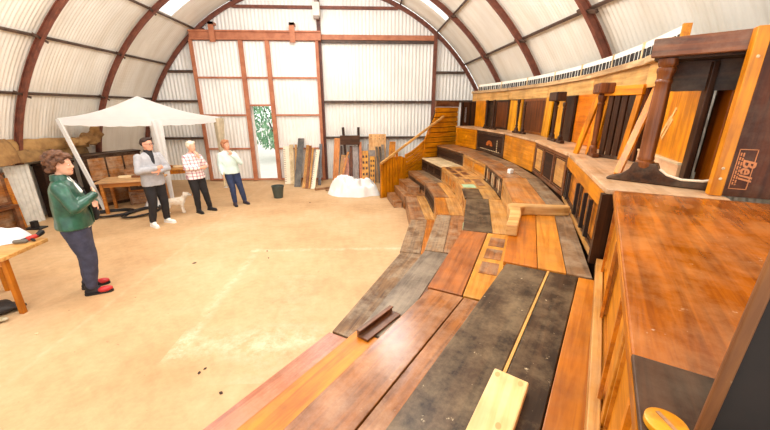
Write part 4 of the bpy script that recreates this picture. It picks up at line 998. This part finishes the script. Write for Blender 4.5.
def person(name, label, loc, rz, H, o, yaw=0, pitch=0, tilt=0, stoop=0):
    S = H/1.75
    root = thing(name, label, 'person', M=M4.Translation(loc) @ M4.Rotation(rz, 4, 'Z') @ M4.Diagonal((S,S,S,1)))
    HM = M4.Translation((.03+stoop, 0, 1.50)) @ M4.Rotation(yaw, 4, 'Z') @ M4.Rotation(pitch, 4, 'Y') @ M4.Rotation(tilt, 4, 'X') @ M4.Translation((.0, 0, .13))
    w = o.get('w', 1.0); sh = o.get('sh', .185); bw = o.get('belly', 0)
    A = o['arms']                          # per side: shoulder, elbow, wrist, hand dir, back-of-hand normal, curl
    hip = [(0, -.085, .90), (0, .085, .90)]; kn = o.get('knees', [(.03, -.10, .49), (.03, .10, .49)]); an = o.get('ankles', [(-.02, -.11, .085), (-.02, .11, .085)])
    toe = [V(a)+V((.145, (-.03 if i == 0 else .03), -.05)) for i, a in enumerate(an)]
    # body: one continuous skin
    mb = MB()
    mb.ell([(0,0,.86,.08,.12), (0,0,.95,.105,.155), (.0,0,1.08,.095,.14), (0+stoop*.4,0,1.25,.105,.155), (stoop*.7,0,1.38,.095,.165), (stoop*.8,0,1.45,.06,.10), (stoop,0,1.50,.05,.055)])
    mb.cap((stoop-.005,0,1.44), .054, HM @ V((-.012,0,-.07)), .05)
    mb.ell([(c[0], c[1], c[2], c[3], c[4]) for c in HEAD], 24, HM)
    h = lambda p: HM @ V(p)
    mb.cap(h((.088,0,.018)), .009, h((.112,0,-.022)), .0135, 10); mb.ball(h((.104,-.011,-.027)), .008); mb.ball(h((.104,.011,-.027)), .008)
    mb.cap(h((.082,-.035,.03)), .009, h((.088,-.012,.030)), .009, 8); mb.cap(h((.082,.035,.03)), .009, h((.088,.012,.030)), .009, 8)
    mb.ball(h((.078,-.04,-.028)), (.018,.018,.014)); mb.ball(h((.078,.04,-.028)), (.018,.018,.014)); mb.ball(h((.083,0,-.098)), (.016,.02,.014))
    for s_ in (-1, 1): mb.ball(h((-.008, s_*.078, -.008)), (.020,.009,.032)); mb.ball(h((-.002, s_*.081, -.03)), (.010,.007,.012))
    mb.cap(h((.094,-.018,-.066)), .006, h((.094,.018,-.066)), .006, 8)
    for i, (shd, el, wr, hd, hn, cu) in enumerate(A):
        limb(mb, [shd, el, wr], [.047, .040, .028]); hand(mb, wr, hd, hn, 1 if i == 0 else -1, cu)
    for i in (0, 1):
        limb(mb, [hip[i], kn[i], an[i]], [.085, .055, .04]); mb.cap(V(an[i])+V((-.03,0,-.05)), .033, toe[i], .028)
    sk = o.get('skin', SKIN)
    body = vobj(mb, 'body', sk, root, .0085, 3)
    for s_ in (-1, 1):
        e = MB().ball(h((.086, s_*.033, .008)), (.008,.011,.0055), None, 12, 8).build('eye', EYEW, root, smooth=60)
        MB().ball(h((.0935, s_*.033, .008)), (.004,.006,.006), None, 10, 6).build('iris', EYE, e, smooth=60)
    MB().ball(h((.0985, 0, -.066)), (.006,.021,.007), None, 12, 6).build('mouth', LIP, root, smooth=60)
    # trousers
    mb = MB()
    mb.ell([(0,0,.84,.095,.13), (0,0,.93,.125+bw,.172*w), (0,0,1.0,.118+bw,.165*w), (0,0,1.05,.112+bw,.158*w)])
    for i in (0, 1):
        k, a = V(kn[i]), V(an[i])
        limb(mb, [V(hip[i])+V((0,0,-.02)), k, a+V((0,0,.03))], [.108*w, .074*w, .062], 18)
    vobj(mb, 'trousers', o['trousers'], root, .012, 4, (.008, 11))
    # shoes
    for i in (0, 1):
        mb = MB(); a = V(an[i]); mb.cap(a+V((-.045,0,-.042)), .042, toe[i]+V((.02,0,-.0)), .036); mb.cap(a+V((-.03,0,.01)), .046, a+V((.04,0,-.02)), .042); mb.cap(a+V((-.01,0,.0)), .05, a+V((-.01,0,.05)), .048)
        for j in range(len(mb.v)): mb.v[j].z = max(mb.v[j].z, .006)
        shoe = vobj(mb, 'shoe', o['shoe'], root, .009, 2)
        ml = MB(); a2 = a+V((-.045,0,0)); t2 = toe[i]+V((.02,0,0)); dd = V((t2.x-a2.x, t2.y-a2.y, 0)).normalized(); nn = V((-dd.y, dd.x, 0))
        P = []
        for j in range(9): an_ = pi/2+pi*j/8; P.append((a2.x+(dd.x*cos(an_)+nn.x*sin(an_))*.046, a2.y+(dd.y*cos(an_)+nn.y*sin(an_))*.046))
        for j in range(9): an_ = -pi/2+pi*j/8; P.append((t2.x+(dd.x*cos(an_)+nn.x*sin(an_))*.042, t2.y+(dd.y*cos(an_)+nn.y*sin(an_))*.042))
        ml.prism(P, 0, .022, 'xy'); ml.build('sole', o['sole'], shoe)
        if 'cap' in o: MB().ball(toe[i]+V((-.02,0,.012)), (.082,.046,.040)).build('toe_cap', o['cap'], shoe, smooth=60)
    # top
    hem = o.get('hem', .86); mb = MB()
    fl = o.get('flare', 1.0)
    mb.ell([(0,0,hem,.135*fl+bw,.185*fl*w), (0,0,hem+.02,.137*fl+bw,.187*fl*w), (.0,0,1.06,.135+bw,.182*w), (.01+stoop*.4,0,1.22,.142+bw*.6,.195*w), (stoop*.7,0,1.36,.128,.195*w), (stoop*.75,0,1.43,.10,.16), (stoop*.85-.005,0,1.485,.068,.088)])
    for (shd, el, wr, hd, hn, cu) in A:
        e2 = V(el).lerp(V(wr), o.get('sleeve', .93)); limb(mb, [V(shd)+V((0,0,-.01)), el, e2], [.076, .064, .050], 18)
    top = vobj(mb, o['topname'], o['top'], root, .012, 4, (.009, 9))
    return root, h, top, HM
def lean(root, lx, ly):
    for o in root.children_recursive:
        if o.get('leaned'): continue
        for v in o.data.vertices:
            k = max(0.0, v.co.z-.10); v.co.x += lx*k; v.co.y += ly*k
def hairblob(root, h, balls, m, size=.012, disp=None, name='hair'):
    mb = MB()
    for c, r in balls: mb.ball(h(c), r)
    return vobj(mb, name, m, root, size, 2, disp)
JEANS = plain((64, 66, 88), .8, mott=.2, scale=12); BLK = plain((30, 28, 32), .75, mott=.15)
# man in the green jacket
X = lambda sr=.19: [((0,-sr,1.40), (.10,-.29,1.16), (.27,-.04,1.26), (-.10,1,.30), (1,.1,.2), .5), ((0,sr,1.40), (.08,.27,1.14), (.25,.00,1.15), (.1,-1,.05), (1,0,.3), .4)]
GJ = plain((48, 100, 80), .3, c2=(24, 64, 52), scale=7, bump=.25)
r, h, top, HM = person('person', 'man in a green leather jacket and red toed boots with arms folded', (-3.63, 4.12, 0), R(30), 1.77,
    dict(arms=X(), top=GJ, topname='jacket', trousers=JEANS, shoe=BLK, sole=BLACKM, cap=plain((196, 44, 44), .4), hem=.88, w=1.26, belly=.035, flare=1.05, knees=[(.05,-.10,.49),(.0,.10,.49)], ankles=[(.0,-.12,.085),(-.06,.10,.085)]), yaw=-.18, pitch=.06)
rr = random.Random(2); HR = plain((112, 72, 46), .7, c2=(66, 40, 26), scale=22)
bl = [((-.02,0,.07), (.105,.09,.07)), ((-.06,0,.02), (.07,.09,.11))]
for i in range(120):
    a = rr.uniform(0, 2*pi); e = rr.uniform(-.3, 1.3); k = rr.uniform(1.0, 1.16); p = (-.022+.112*k*cos(a)*cos(e), .096*k*sin(a)*cos(e), .038+.108*k*sin(e))
    if p[0] > .055 and p[2] < .085: continue
    if p[0] > .02 and p[2] < .04: continue
    bl.append((p, rr.uniform(.014, .027)))
for p in ((-.09,0,-.07), (-.085,.05,-.06), (-.085,-.05,-.06), (-.1,0,-.03), (-.04,.086,-.02), (-.04,-.086,-.02), (-.11,.03,-.05), (-.11,-.04,-.06), (.075,.03,.10), (.07,-.03,.105)): bl.append((p, .030))
hairblob(r, h, bl, HR, .008, (.006, 55))
vobj(MB().cap((.06,-.035,1.47), .022, (.135,-.01,1.30), .028).cap((.06,.035,1.47), .022, (.135,.01,1.30), .028), 'shirt', WHITE, r, .01, 2)
MB().ell([(0,0,.865,.150,.205), (0,0,.912,.150,.205)]).build('shirt_hem', WHITE, r, smooth=50)
vobj(MB().cap((.10,.075,1.42), .018, (.17,.10,1.22), .02).cap((.17,.10,1.22), .03, (.20,.13,.98), .045).cap((.20,.13,.98), .045, (.19,.12,.92), .03), 'dark_lapel', BLK, r, .01, 2)
vobj(MB().ell([(-.005,0,1.455,.092,.115), (-.008,0,1.50,.080,.098), (-.012,0,1.525,.078,.092)]), 'collar', GJ, r, .010, 2)
vobj(MB().cap((.125,.03,1.38), .012, (.185,.035,1.10), .012).cap((.185,.035,1.10), .012, (.178,.035,.90), .012), 'front_edge', plain((34, 78, 62), .35), r, .008, 2)
for s_ in (-1, 1): vobj(MB().cap((.10, s_*.13, 1.02), .010, (.06, s_*.20, .97), .010), 'pocket_flap', plain((34, 78, 62), .35), r, .007, 2)
lean(r, -.015, .0)
# man in the grey blazer
BZ = plain((178, 178, 182), .8, mott=.08, scale=20)
A2 = [((0,-.19,1.40), (.07,-.28,1.14), (.27,-.05,1.19), (-.1,1,.15), (1,.1,.2), .5), ((0,.19,1.40), (.08,.28,1.13), (.25,.02,1.13), (.1,-1,.1), (1,0,.3), .4)]
r, h, top, HM = person('person', 'man in a light grey blazer, black trousers and white trainers with arms folded', (-4.27, 6.78, 0), R(-28), 1.74,
    dict(arms=A2, top=BZ, topname='blazer', trousers=BLK, shoe=WHITE, sole=WHITE, hem=.83, w=1.1, belly=.01, flare=1.06, knees=[(.04,-.12,.49),(.03,.11,.49)], ankles=[(-.02,-.16,.085),(-.02,.13,.085)], skin=SKIN2), yaw=.35, pitch=.0)
bl = [((-.018,0,.068), (.098,.084,.062)), ((-.05,0,.03), (.062,.083,.075)), ((.05,0,.105), (.05,.06,.03))]
hairblob(r, h, bl, plain((58, 38, 30), .7), .010, (.003, 40))
vobj(MB().ell([(.06,0,1.22,.092,.03), (.062,0,1.32,.090,.05), (.05,0,1.42,.075,.065), (.02,0,1.49,.072,.072), (.015,0,1.53,.066,.066)]), 'black_shirt', BLK, r, .01, 2)
g = MB()
for s_ in (-1, 1):
    g.tube([h((.104+.002*cos(a), s_*.034+.025*cos(a), .008+.019*sin(a))) for a in [2*pi*k/14 for k in range(15)]], .0032, 6)
    g.tube([h((.100, s_*.058, .012)), h((.0, s_*.084, .012))], .003, 6)
g.tube([h((.108,-.01,.012)), h((.108,.01,.012))], .003, 6)
g.build('glasses', EBONY, r, smooth=60)
lean(r, .0, -.0)
# woman in the checked shirt
PL_, nt, b = newmat('checked_cloth'); tc = N(nt, 'ShaderNodeTexCoord')
mp = N(nt, 'ShaderNodeMapping'); nt.links.new(tc.outputs['Object'], mp.inputs['Vector']); mp.inputs['Scale'].default_value = (13,13,13)
sxx = N(nt, 'ShaderNodeSeparateXYZ'); nt.links.new(mp.outputs[0], sxx.inputs[0])
def band(sock, off):
    m1 = N(nt, 'ShaderNodeMath', operation='ADD'); m1.inputs[1].default_value = off; nt.links.new(sock, m1.inputs[0])
    m2 = N(nt, 'ShaderNodeMath', operation='FRACT'); nt.links.new(m1.outputs[0], m2.inputs[0])
    m3 = N(nt, 'ShaderNodeMath', operation='LESS_THAN'); m3.inputs[1].default_value = .28; nt.links.new(m2.outputs[0], m3.inputs[0]); return m3.outputs[0]
c = mix(nt, band(sxx.outputs['Z'], 0), srgb((246, 236, 234)), srgb((214, 172, 176)))
c = mix(nt, band(sxx.outputs['Y'], .3), c, srgb((206, 176, 186)), 'MULTIPLY'); nt.links.new(c, b.inputs['Base Color']); b.inputs['Roughness'].default_value = .8
A3 = [((0,-.165,1.38), (.08,-.25,1.14), (.24,.04,1.13), (.0,1,.15), (1,.1,.2), .5), ((0,.165,1.38), (.13,.22,1.15), (.17,.06,1.38), (.1,-.45,1), (.9,.3,-.1), .9)]
r, h, top, HM = person('person', 'woman with short white hair and pink checked shirt, hand raised to her mouth', (-3.83, 7.62, 0), R(-30), 1.60,
    dict(arms=A3, top=PL_, topname='shirt', trousers=BLK, shoe=BLK, sole=BLACKM, hem=.86, w=1.12, belly=.02, flare=1.1, sleeve=.75, knees=[(.03,-.10,.49),(.05,.12,.49)], ankles=[(-.02,-.09,.085),(.02,.19,.085)]), yaw=.1, pitch=.12)
bl = [((-.018,0,.066), (.104,.09,.070)), ((-.055,0,.02), (.066,.088,.09)), ((.045,.02,.098), (.05,.055,.035)), ((-.01,.075,.02), (.05,.02,.05)), ((-.01,-.075,.02), (.05,.02,.05))]
hairblob(r, h, bl, plain((240, 226, 204), .7, mott=.1), .010, (.008, 30))
lean(r, -.03, -.02)
# woman in the pale top
A4 = [((0,-.165,1.38), (-.02,-.24,1.12), (.10,-.26,.90), (.2,-.1,-1), (-.2,-1,0), .4), ((0,.165,1.38), (.13,.24,1.15), (.16,.07,1.37), (.1,-.5,1), (.9,.3,-.1), .9)]
r, h, top, HM = person('person', 'woman with reddish hair in a pale mint top and blue jeans, hand at her chin', (-3.22, 8.2, 0), R(-50), 1.57,
    dict(arms=A4, top=plain((212, 234, 228), .8, mott=.05), topname='cardigan', trousers=plain((48, 62, 98), .8, mott=.15, scale=12), shoe=plain((52, 44, 60), .6), sole=BLACKM, hem=.88, w=1.1, belly=.02, flare=1.08, knees=[(.03,-.09,.49),(.03,.12,.49)], ankles=[(.0,-.10,.085),(-.02,.17,.085)], skin=SKIN2), yaw=.35, pitch=.1)
bl = [((-.018,0,.066), (.108,.094,.072)), ((-.055,0,.0), (.072,.094,.11)), ((.045,.0,.098), (.055,.065,.04)), ((-.01,.08,-.01), (.055,.026,.08)), ((-.01,-.08,-.01), (.055,.026,.08))]
hairblob(r, h, bl, plain((188, 128, 88), .7, c2=(146, 92, 60), scale=20), .010, (.010, 28))
lean(r, -.07, -.08)
o = MB().cap((0,0,.0), .012, (.02,.01,.30), .012).build('walking_stick', plain((226, 206, 160), .5), None, smooth=60)
WM = r.matrix_world if False else (M4.Translation((-3.22, 8.2, 0)) @ M4.Rotation(R(-50), 4, 'Z') @ M4.Diagonal((1.57/1.75,)*3+(1,)))
q = WM @ V((.125-.05, -.275-.055, .78)); o.matrix_world = M4.Translation((q.x, q.y, q.z-.16)); tag(o, 'short pale stick held down in the hand of the woman in the pale top', 'stick')
# dog
root = thing('dog', 'small white dog standing behind the man in the grey blazer, facing the women', 'dog', M=TR(-4.36, 7.52, 0, R(22)))
DW = plain((244, 236, 222), .85, c2=(222, 204, 180), scale=14)
mb = MB()
def ringx(x, z, ry, rz, n=18): return [(x, ry*cos(2*pi*k/n), z+rz*sin(2*pi*k/n)) for k in range(n)]
mb.loft([ringx(-.24,.29,.02,.02), ringx(-.22,.285,.06,.065), ringx(-.14,.28,.078,.082), ringx(-.02,.285,.080,.082), ringx(.09,.275,.088,.100), ringx(.16,.285,.075,.09), ringx(.20,.30,.03,.04)])
mb.cap((.14,0,.31), .062, (.215,0,.40), .048); mb.ball((.245,0,.425), (.062,.052,.052)); mb.cap((.28,0,.412), .034, (.325,0,.400), .024)
mb.cap((.19,-.04,.46), .02, (.20,-.06,.40), .022); mb.cap((.19,.04,.46), .02, (.20,.06,.40), .022)
for s_ in (-1, 1):
    mb.cap((.13, s_*.05, .25), .042, (.125, s_*.05, .13), .026); mb.cap((.125, s_*.05, .13), .025, (.135, s_*.05, .03), .023); mb.cap((.135, s_*.05, .024), .022, (.16, s_*.05, .02), .019)
    mb.cap((-.17, s_*.05, .26), .055, (-.125, s_*.052, .17), .034); mb.cap((-.125, s_*.052, .17), .032, (-.19, s_*.052, .10), .022); mb.cap((-.19, s_*.052, .10), .022, (-.175, s_*.052, .028), .021); mb.cap((-.175, s_*.052, .024), .022, (-.145, s_*.052, .02), .019)
mb.cap((-.23,0,.32), .025, (-.30,0,.37), .022); mb.cap((-.30,0,.37), .024, (-.32,0,.43), .016)
vobj(mb, 'body', DW, root, .010, 2, (.006, 38))
MB().ball((.350,0,.404), (.010,.013,.010)).build('nose', EBONY, root, smooth=60)
for s_ in (-1, 1): MB().ball((.288, s_*.028, .437), .008).build('eye', EBONY, root, smooth=60)

# ------------------------------------------------------------------ light
w = bpy.data.worlds.new('sky'); scene.world = w; w.use_nodes = True; nt = w.node_tree; bg = nt.nodes['Background']
bg.inputs['Color'].default_value = (1.0, .985, .96, 1); bg.inputs['Strength'].default_value = 2.0
def area(x, y, z, sx_, sy_, e, rot=(0,0,0), c=(1, .99, .97)):  # added area fill, stands in for daylight from roof and open end
    l = bpy.data.lights.new('added_daylight_fill', 'AREA'); l.shape = 'RECTANGLE'; l.size = sx_; l.size_y = sy_; l.energy = e; l.color = c
    o = bpy.data.objects.new('added_daylight_fill', l); col.objects.link(o); o.location = (x, y, z); o.rotation_euler = rot
def point_fill(x, y, z, e, r=.35):  # added point lamp out of view, lifts the vault and tiers
    l = bpy.data.lights.new('added_fill_lamp', 'POINT'); l.energy = e; l.shadow_soft_size = r; l.color = (1, .99, .975)
    o = bpy.data.objects.new('added_fill_lamp', l); col.objects.link(o); o.location = (x, y, z)
for y, e in ((-.5, 70), (2.6, 115), (5.6, 140)):
    for x in (-3.4, .4): point_fill(x, y, 4.0 if y > 3 else 3.9, e)
for y in (1.5, 5.0): area(X0, y, 5.2, 2.6, 1.6, 50)
point_fill(X0, 8.3, 4.9, 190, .3)  # extra unseen fill to brighten the end wall
area(X0, -2.2, 2.6, 8, 4.2, 260, (R(-86), 0, 0))  # added fill across the open end behind the camera
scene.view_settings.view_transform = 'Standard'
scene.view_settings.look = 'None'
scene.view_settings.exposure = 0.0
scene.cycles.use_denoising = True
scene.cycles.max_bounces = 6
